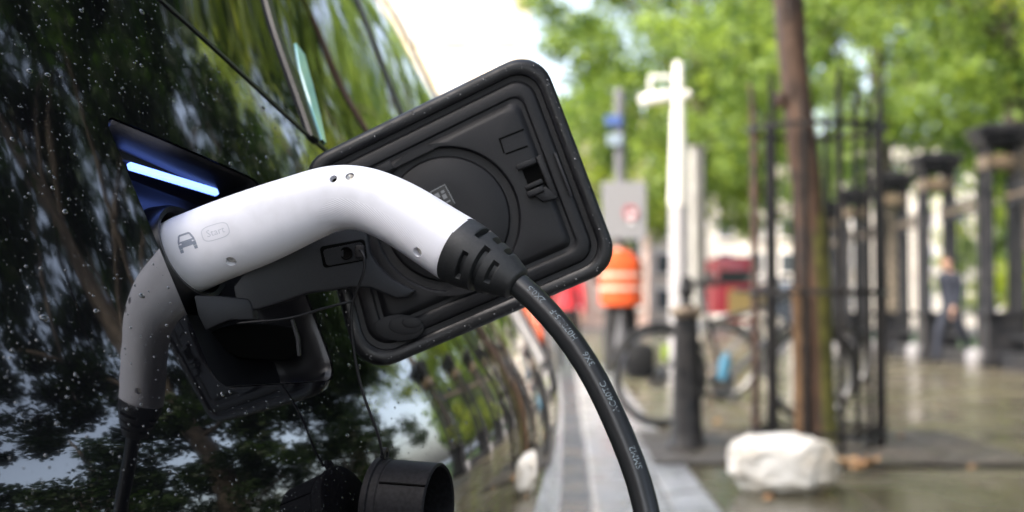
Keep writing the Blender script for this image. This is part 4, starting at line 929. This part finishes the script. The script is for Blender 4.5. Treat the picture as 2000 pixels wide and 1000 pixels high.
# ================================================================== railings of the park
M['piermetal'] = noisy(mat('dark_painted_iron', (.012, .013, .016), .5, spec=.18), 5, (.008, .009, .012), (.026, .026, .029), rough=(.4, .6)); M['frieze'] = noisy(mat('tan_painted_frieze', (.30, .23, .14), .5), 6, (.03, .024, .018), (.15, .11, .07)); M['plinth'] = noisy(mat('pale_stone_plinth', (.22, .22, .23), .6), 4, (.16, .16, .17), (.28, .27, .28))
FX = 6.2
def make_pier():
    root = empty('railing_pier', (0, 0, 0), 'x', 'pier', 'piers of the park railings')
    bm = bmesh.new(); box(bm, (0, 0, .09), (.68, .68, .22), 0, .03); box(bm, (0, 0, .45), (.56, .56, .56), 0, .015); box(bm, (0, 0, .76), (.64, .64, .08), 0, .02); link('pedestal', fresh(bm), M['piermetal'], root)
    bm = bmesh.new(); box(bm, (-.39, 0, .12), (.20, .42, .30), 0, .08); link('stone_foot', fresh(bm), M['plinth'], root, 40)
    bm = bmesh.new()
    for zz in (.95, 3.0): box(bm, (0, 0, 0), (.09, .09, .001))
    bm.free()
    for sx in (-1, 1):
        for sy in (-1, 1):
            link('column', lathe((sx*.21, sy*.21, 0), (0, 0, 1), [(.79, .075), (.83, .075), (.86, .064), (2.1, .060), (3.02, .056), (3.05, .06), (3.10, .068), (3.14, .068)], 14), M['piermetal'], root, 40)
    bm = bmesh.new(); box(bm, (0, 0, 3.17), (.56, .56, .08), 0, .01); box(bm, (0, 0, 3.27), (.70, .70, .13), 0, .035); box(bm, (0, 0, 3.38), (.80, .80, .09), 0, .02); box(bm, (0, 0, 3.45), (.5, .5, .06), 0, .02); link('cap', fresh(bm), M['piermetal'], root)
    bm = bmesh.new(); box(bm, (0, 0, 2.93), (.53, .53, .20), 0, .015); link('frieze_block', fresh(bm), M['frieze'], root)
    return root
def copy_tree(o, parent=None):
    c = o.copy(); COL.objects.link(c); c.parent = parent
    for ch in list(o.children): copy_tree(ch, c)
    return c
pier_ys = [(8.0, None), (12.0, None), (16.0, None), (20.0, 'dark iron pier of the park railings, the one the walking figure is heading to'), (24.4, 'dark iron pier of the park railings standing behind the walking figure'), (28.2, 'dark iron pier of the park railings, third beyond the walking figure'), (32.2, 'dark iron pier seen past the tree guard bars'), (36.2, 'last dark iron pier before the street end')]
pr = make_pier()
pier_ys = [(13.6, 'dark four columned iron pier beside the park tree mirrored in the car windows'), (17.2, 'dark four columned iron pier one stretch of railing before the navy figure'), (20.8, 'dark four columned iron pier nearest the walking figure in navy'), (24.4, 'dark four columned iron pier just behind the walking figure in navy'), (27.7, 'dark four columned iron pier midway between the navy figure and the tree guard'), (31.2, 'dark iron pier half hidden by the bars of the tree guard'), (34.8, 'dark iron pier at the far end of the railings')]
for k, (yy, lb) in enumerate(pier_ys):
    o = pr if k == 0 else copy_tree(pr); o.location = (FX, yy, 0); o['label'] = lb
barm = tube([(0, 0, .36), (0, 0, 1.4), (0, 0, 2.64)], .012, 6); barm.materials.append(M['piermetal']); shade(barm, 60)
pan_lb = ['stretch of railing out of the way of the navy figure, toward the mirrored park tree', 'stretch of railing leading up to the pier by the navy figure', 'stretch of iron railing right behind the walking figure in navy', 'stretch of iron railing with tan frieze beyond the navy figure', 'stretch of iron railing behind the right bars of the tree guard', 'farthest stretch of iron railing with tan frieze']
for k in range(6):
    y0, y1 = pier_ys[k][0]+.31, pier_ys[k+1][0]-.31; rt = empty('railing', (FX, (y0+y1)/2, 0), pan_lb[k], 'railing', 'railings between the piers'); L_ = y1-y0; ym = (y0+y1)/2
    link('plinth', boxm((FX, ym, .09), (.30, L_, .26), 0, .02), M['piermetal'], rt)
    link('rail', boxm((FX, ym, .44), (.06, L_, .05)), M['piermetal'], rt); link('frieze', boxm((FX, ym, 2.42), (.05, L_, .07), 0, .01), M['frieze'], rt); link('rail', boxm((FX, ym, 2.33), (.06, L_, .05)), M['piermetal'], rt); link('rail', boxm((FX, ym, 2.505), (.06, L_, .05)), M['piermetal'], rt)
    nb = int(L_/.27)
    for i in range(nb):
        o = bpy.data.objects.new('bar', barm); COL.objects.link(o); o.parent = rt; o.matrix_parent_inverse = Matrix.Translation(rt.location).inverted(); o.location = (FX, y0+(i+.5)*L_/nb, 0)

# ================================================================== people
def fabric(name, c1, c2): return noisy(mat(name, c1, .8), 14, c1, c2, bump=.4, bscale=30, bdist=.02)
M['skin'] = mat('skin', (.48, .29, .21), .5); M['hair'] = noisy(mat('dark_hair', (.02, .014, .01), .6), 60, (.012, .008, .006), (.04, .028, .02)); M['blackcloth'] = fabric('black_cloth', (.010, .010, .011), (.022, .021, .022)); M['orange'] = fabric('orange_hi_vis', (.46, .052, .004), (.54, .075, .006)); M['refl'] = mat('grey_reflective_band', (.55, .36, .28), .35); M['redcloth'] = fabric('red_cloth', (.40, .015, .025), (.52, .03, .04)); M['navy'] = fabric('navy_cloth', (.005, .008, .018), (.012, .016, .03)); M['shoe'] = mat('shoe', (.015, .014, .013), .5)
def person(loc, rz, lean, head_fwd, stride, arms, mats, label, h=1.75, vest=None, spread=0.0):
    """one continuous skinned figure; local +y is the way it faces"""
    k = h/1.75; J = {}; E_ = []
    def j(n, x, y, z, r, p=None, ry=None):
        J[n] = (np.array([x, y, z])*k, r*k, (ry or r)*k); 
        if p: E_.append((p, n))
    sy = lambda z: lean*max(0, z-.95)
    j('pel', 0, 0, .96, .135, None, .11); j('sp', 0, sy(1.12), 1.12, .128, 'pel', .10); j('ch', 0, sy(1.30), 1.30, .150, 'sp', .115); j('up', 0, sy(1.42), 1.42, .10, 'ch', .085); j('nk', 0, sy(1.50)+head_fwd*.35, 1.50-head_fwd*.25, .052, 'up'); j('hd0', 0, sy(1.56)+head_fwd*.7, 1.57-head_fwd*.5, .072, 'nk', .082); j('hd1', 0, sy(1.64)+head_fwd, 1.66-head_fwd*.8, .076, 'hd0', .090); j('hd2', 0, sy(1.7)+head_fwd*1.1, 1.725-head_fwd*1.0, .045, 'hd1')
    for s_q, nm in ((-1, 'l'), (1, 'r')):
        f = stride*s_q; a = arms*(-s_q) if arms < 9 else 0
        j('h'+nm, .09*s_q, 0, .90, .098, 'pel'); j('k'+nm, (.10+spread*.6)*s_q, f*.55+.04, .51+.02*abs(f), .078, 'h'+nm); j('c'+nm, (.10+spread*.8)*s_q, f*.80-.01, .33+.03*(f < 0), .070, 'k'+nm); j('a'+nm, (.10+spread)*s_q, f*1.0-.05*(f < 0), .09+.07*(f < 0), .055, 'c'+nm); j('t'+nm, (.115+spread)*s_q, f*1.0+.15, .045+.02*(f < 0), .038, 'a'+nm)
        j('s'+nm, .19*s_q, sy(1.40), 1.40, .066, 'up'); 
        if arms >= 9: j('e'+nm, .25*s_q, sy(1.2)+.12, 1.15, .047, 's'+nm); j('w'+nm, .15*s_q, sy(1.2)+.34, 1.10, .032, 'e'+nm); hand = (.02*-s_q, .08, -.005)
        else: j('e'+nm, .25*s_q, sy(1.15)+a*.4-.02, 1.13, .047, 's'+nm); j('w'+nm, .25*s_q, sy(1.0)+a+.06, .90, .032, 'e'+nm); hand = (0, .02, -.085)
        w_ = J['w'+nm][0]/k; j('p'+nm, w_[0]+hand[0], w_[1]+hand[1], w_[2]+hand[2], .036, 'w'+nm, .022)
    names = list(J); me = bpy.data.meshes.new('p'); me.from_pydata([tuple(J[n][0]) for n in names], [(names.index(a), names.index(b)) for a, b in E_], []); o = bpy.data.objects.new('tmp', me); COL.objects.link(o)
    o.modifiers.new('s', 'SKIN'); 
    for n, sv in zip(names, me.skin_vertices[0].data): sv.radius = (J[n][1], J[n][2]); sv.use_root = n == 'pel'
    ss_ = o.modifiers.new('u', 'SUBSURF'); ss_.levels = 2; bpy.context.view_layer.update(); bme = bpy.data.meshes.new_from_object(o.evaluated_get(bpy.context.evaluated_depsgraph_get())); bpy.data.objects.remove(o)
    # five fingers on each palm, grown out of the hand
    bm = bmesh.new(); bm.from_mesh(bme)
    for s_q, nm in ((-1, 'l'), (1, 'r')):
        p0 = J['p'+nm][0]; dr = J['p'+nm][0]-J['w'+nm][0]; dr = dr/np.linalg.norm(dr); sd_ = np.array([0, 1., 0]) if arms < 9 else np.array([0, 0, 1.]); cu_ = np.cross(dr, sd_)
        for q in range(5):
            o_ = (q-1.5)*.017*k; ln = (.055, .07, .075, .068, .05)[q]*k
            if q == 4: pts = [p0+sd_*.03*k-dr*.02*k, p0+sd_*.052*k+dr*.012*k, p0+sd_*.056*k+dr*.045*k]
            else: pts = [p0+sd_*o_+dr*.015*k, p0+sd_*o_+dr*(ln*.6+.02*k), p0+sd_*o_+dr*(ln+.015*k)+cu_*.02*k*s_q]
            V, F = tube_vf(pts, [.010*k, .009*k, .007*k], 6); vs = [bm.verts.new(v) for v in V]
            for f in F: bm.faces.new([vs[i] for i in f])
    me = bpy.data.meshes.new('body'); bm.to_mesh(me); bm.free(); bpy.data.meshes.remove(bme)
    root = empty('person', (0, 0, 0), label, 'person'); names_m = ['skin', mats[0], mats[1], 'shoe', 'hair']
    body_o = link('body', me, [M[n] for n in names_m], root, 180); hd = J['hd1'][0]; wl_ = J['wl'][0]; wr_ = J['wr'][0]
    for p in me.polygons:
        c = np.array(p.center)/k; ix = 1
        if c[2] < .12: ix = 3
        elif c[2] < .98 and abs(c[0]) < .205: ix = 2
        if c[2] > 1.50-head_fwd*.45 and abs(c[0]) < .14 and c[1] > sy(1.5)+head_fwd*.5-.09: ix = 0
        if min(np.linalg.norm(c-wl_/k), np.linalg.norm(c-wr_/k)) < .03 or min(np.linalg.norm(c-J['pl'][0]/k), np.linalg.norm(c-J['pr'][0]/k)) < .11: ix = 0
        p.material_index = ix
    # hair cap over the back and crown of the head
    bm = bmesh.new(); bmesh.ops.create_uvsphere(bm, u_segments=20, v_segments=14, radius=.098*k); bmesh.ops.delete(bm, geom=[v for v in bm.verts if v.co.y > .035*k and v.co.z < .045*k or v.co.z < -.06*k], context='VERTS')
    for v in bm.verts: v.co = Vector((v.co.x*.88, v.co.y*1.02-.008*k, v.co.z*1.12+.015*k))+Vector(hd)
    link('hair', fresh(bm), M['hair'], root, 180)
    nb = bmesh.new()
    for (dx, dy, dz, r_, m_) in ((0, .098, -.02, .016, 0), (-.033, .083, .012, .011, 1), (.033, .083, .012, .011, 1), (0, .086, -.06, .018, 2)):
        g = bmesh.ops.create_uvsphere(nb, u_segments=8, v_segments=6, radius=r_*k)['verts']
        for v in g: v.co = Vector((v.co.x*(1.5 if m_ == 2 else 1), v.co.y*.7, v.co.z*(.45 if m_ == 2 else 1.2)))+Vector(hd)+Vector((dx, dy, dz))*k
    link('face', fresh(nb), M['skin'], body_o, 180)
    for s_q in (-1, 1):
        bm = bmesh.new(); bmesh.ops.create_uvsphere(bm, u_segments=8, v_segments=6, radius=.024*k)
        for v in bm.verts: v.co = Vector((v.co.x*.4, v.co.y*.8, v.co.z*1.3))+Vector(hd)+Vector((.088*s_q, 0, -.01))*k
        link('ear', fresh(bm), M['skin'], body_o, 180)
    if vest:
        V = []; nz, na = 22, 36; zs = np.linspace(.86, 1.50, nz)
        for z in zs:
            wx = np.interp(z, [.86, 1.0, 1.2, 1.36, 1.44, 1.50], [.25, .245, .24, .24, .19, .09]); wy = np.interp(z, [.86, 1.0, 1.2, 1.36, 1.5], [.185, .17, .16, .15, .085])
            for a in np.linspace(0, 2*math.pi, na, endpoint=False):
                f = 1+.02*math.sin(5*a+z*9)+.012*math.sin(9*a-z*20); V.append(np.array([wx*math.cos(a)*f, sy(z)+wy*math.sin(a)*f, z])*k)
        me = mesh(V, grid_faces(nz, na)); vo = link('vest', me, [M[vest], M['refl']], root, 180)
        for zc in (1.06, 1.21):
            V = []
            for dz in (-.024, .024):
                z = zc+dz; wx = np.interp(z, [.86, 1.0, 1.2, 1.36], [.25, .245, .24, .24])+.005; wy = np.interp(z, [.86, 1.0, 1.2, 1.36], [.185, .17, .16, .15])+.005
                for a in np.linspace(0, 2*math.pi, na, endpoint=False):
                    f = 1+.02*math.sin(5*a+z*9)+.012*math.sin(9*a-z*20); V.append(np.array([wx*math.cos(a)*f, sy(z)+wy*math.sin(a)*f, z])*k)
            link('reflective_band', mesh(V, grid_faces(2, na)), M['refl'], vo, 180)
    root.location = loc; root.rotation_euler = (0, 0, rz); return root
pf = G(1213, 744, 0)
person((pf[0], pf[1], 0), 0.12, .16, .16, .17, 9, ('blackcloth', 'blackcloth'), 'person in orange reflective vest and black trousers seen from behind, head bowed', 1.74, vest='orange', spread=.075)
pf = P(1106, 708, 21.5); person((pf[0]+.02, 21.5, -.12), -.1, .05, .05, .2, .15, ('redcloth', 'blackcloth'), 'person in red top and dark trousers walking beyond the orange vest', 1.72)
pf = G(1892, 706, 0); person((5.75, pf[1]*.93, 0), 2.2, .1, .05, .26, .2, ('navy', 'navy'), 'person in dark navy clothes walking along the railings', 1.66)

# ================================================================== the street end: bus, van, buildings
M['busred'] = mat('bus_red', (.38, .02, .035), .35, coat=.5); M['busglass'] = mat('bus_glass', (.03, .035, .04), .1); M['vanpaint'] = mat('slate_van_paint', (.06, .075, .10), .35, coat=.5); M['lampred'] = mat('tail_lamp', (.35, .02, .02), .3); M['amber'] = mat('bus_panel_amber', (.35, .24, .08), .5)
def vehicle(name, x, y, w_, l, h, m, label, cat, rows, wheel_r):
    root = empty(name, (x, y+l/2, -.12), label, cat); bm = bmesh.new(); box(bm, (x, y+l/2, h/2+.12), (w_, l, h-.25), 0, .16); link('body', fresh(bm), M[m], root, 40)
    for z0, z1, f in rows:
        link('rear_window', boxm((x, y-.008, (z0+z1)/2-.12), (w_*f, .03, z1-z0), 0, .01), M['busglass'], root)
        nside = max(2, int(l/1.5))
        for sx in (-1, 1):
            for i in range(nside): link('side_window', boxm((x+sx*w_/2, y+.5+(i+.5)*(l-1)/nside, (z0+z1)/2-.12), (.03, (l-1)/nside*.9, z1-z0), 0, .01), M['busglass'], root)
    for sx in (-1, 1):
        link('tail_lamp', boxm((x+sx*w_*.42, y-.01, .9), (.16, .05, .4), 0, .02), M['lampred'], root)
        for yy in (y+l*.2, y+l*.8): link('wheel', lathe((x+sx*(w_/2-.13), yy, wheel_r-.12), (sx, 0, 0), [(-.12, .02), (-.12, wheel_r), (.12, wheel_r), (.14, wheel_r*.6), (.10, wheel_r*.55), (.10, .02)], 24), M['tyre'], root, 40)
    return root
v = vehicle('double_decker_bus', 10.2, 88, 2.5, 10.5, 4.35, 'busred', 'red double decker bus at the street end', 'bus', ((2.75, 3.6, .82),), .5)
link('advert_panel', boxm((10.5, 87.98, 1.5), (1.5, .04, 1.6), 0, .02), M['amber'], v)
vehicle('delivery_van', 12.2, 80, 2.0, 5.2, 2.6, 'vanpaint', 'slate blue van parked beside the red bus', 'van', ((1.4, 2.1, .8),), .36)
M['stucco'] = noisy(mat('pale_stucco', (.62, .57, .50), .8), .5, (.58, .53, .46), (.68, .63, .56)); M['cream'] = noisy(mat('cream_render', (.80, .66, .46), .8), .5, (.77, .63, .43), (.83, .70, .51)); M['blind'] = mat('pale_blind', (.58, .53, .46), .5); M['pinkbrick'] = noisy(mat('pinkish_brick', (.50, .36, .31), .8), .6, (.44, .31, .26), (.56, .42, .36)); M['wglass'] = mat('window_glass', (.05, .06, .07), .06); M['slate'] = mat('slate_roof', (.10, .10, .11), .6)
def building(x0, x1, y, h, m, floors, bays, label):
    root = empty('terrace_building', ((x0+x1)/2, y+5, -.12), label, 'building', 'buildings closing the street'); link('wall', boxm(((x0+x1)/2, y+5, h/2-.12), (x1-x0, 10, h)), M[m], root)
    link('cornice', boxm(((x0+x1)/2, y-.1, h-.6), (x1-x0+.2, .6, .45), 0, .05), M['stucco'], root); link('roof', boxm(((x0+x1)/2, y+5, h+.6), (x1-x0-1, 8, 1.4), 0, .3), M['slate'], root); fh = (h-1.2)/floors; bw = (x1-x0)/bays
    for f in range(floors):
        for b_ in range(bays):
            cx, cz = x0+(b_+.5)*bw, .5+f*fh+fh*.52
            wn = link('window', boxm((cx, y-.02, cz), (bw*.50, .10, fh*.62)), M['signwhite'], root); link('pane', boxm((cx, y-.05, cz), (bw*.42, .10, fh*.55)), M['blind' if m == 'cream' else 'wglass'], wn); link('sill', boxm((cx, y-.12, cz-fh*.33), (bw*.56, .3, .12)), M['stucco'], wn)
building(-2.5, 5.8, 104, 15, 'pinkbrick', 4, 4, 'pinkish brick terrace behind the person in the orange vest')
building(-34, -2.8, 98, 27, 'cream', 7, 9, 'tall cream building closing the street above the parked car')
building(6.0, 17.5, 108, 12, 'stucco', 4, 5, 'pale stucco terrace behind the red bus')
building(17.8, 32, 106, 13, 'stucco', 4, 6, 'pale stucco terrace seen through the park railings')
def terrace(x, y0, y1, h, label):
    root = empty('terrace_building', (x-5, (y0+y1)/2, -.12), label, 'building', 'buildings closing the street'); link('wall', boxm((x-5, (y0+y1)/2, h/2-.12), (10, y1-y0, h)), M['pinkbrick'], root)
    link('cornice', boxm((x+.1, (y0+y1)/2, h-.6), (.6, y1-y0+.2, .45), 0, .05), M['stucco'], root); link('roof', boxm((x-5, (y0+y1)/2, h+.6), (8, y1-y0-1, 1.4), 0, .3), M['slate'], root)
    for f in range(4):
        for b_ in range(7):
            cy, cz = y0+(b_+.5)*(y1-y0)/7, 1.6+f*(h-1.2)/4
            wn = link('window', boxm((x+.02, cy, cz), (.10, 1.5, 1.9)), M['signwhite'], root); link('pane', boxm((x+.05, cy, cz), (.10, 1.3, 1.7)), M['wglass'], wn); link('sill', boxm((x+.12, cy, cz-1.0), (.3, 1.7, .12)), M['stucco'], wn)
terrace(-9.6, -28, 0.5, 15, 'unseen brick terrace added across the road to keep the parked car in shade')  # unseen block, added to keep the sun off the foreground
for o in list(bpy.data.objects):
    if o.type == 'MESH' and len(o.data.materials) == 0: print('NO MATERIAL', o.name)
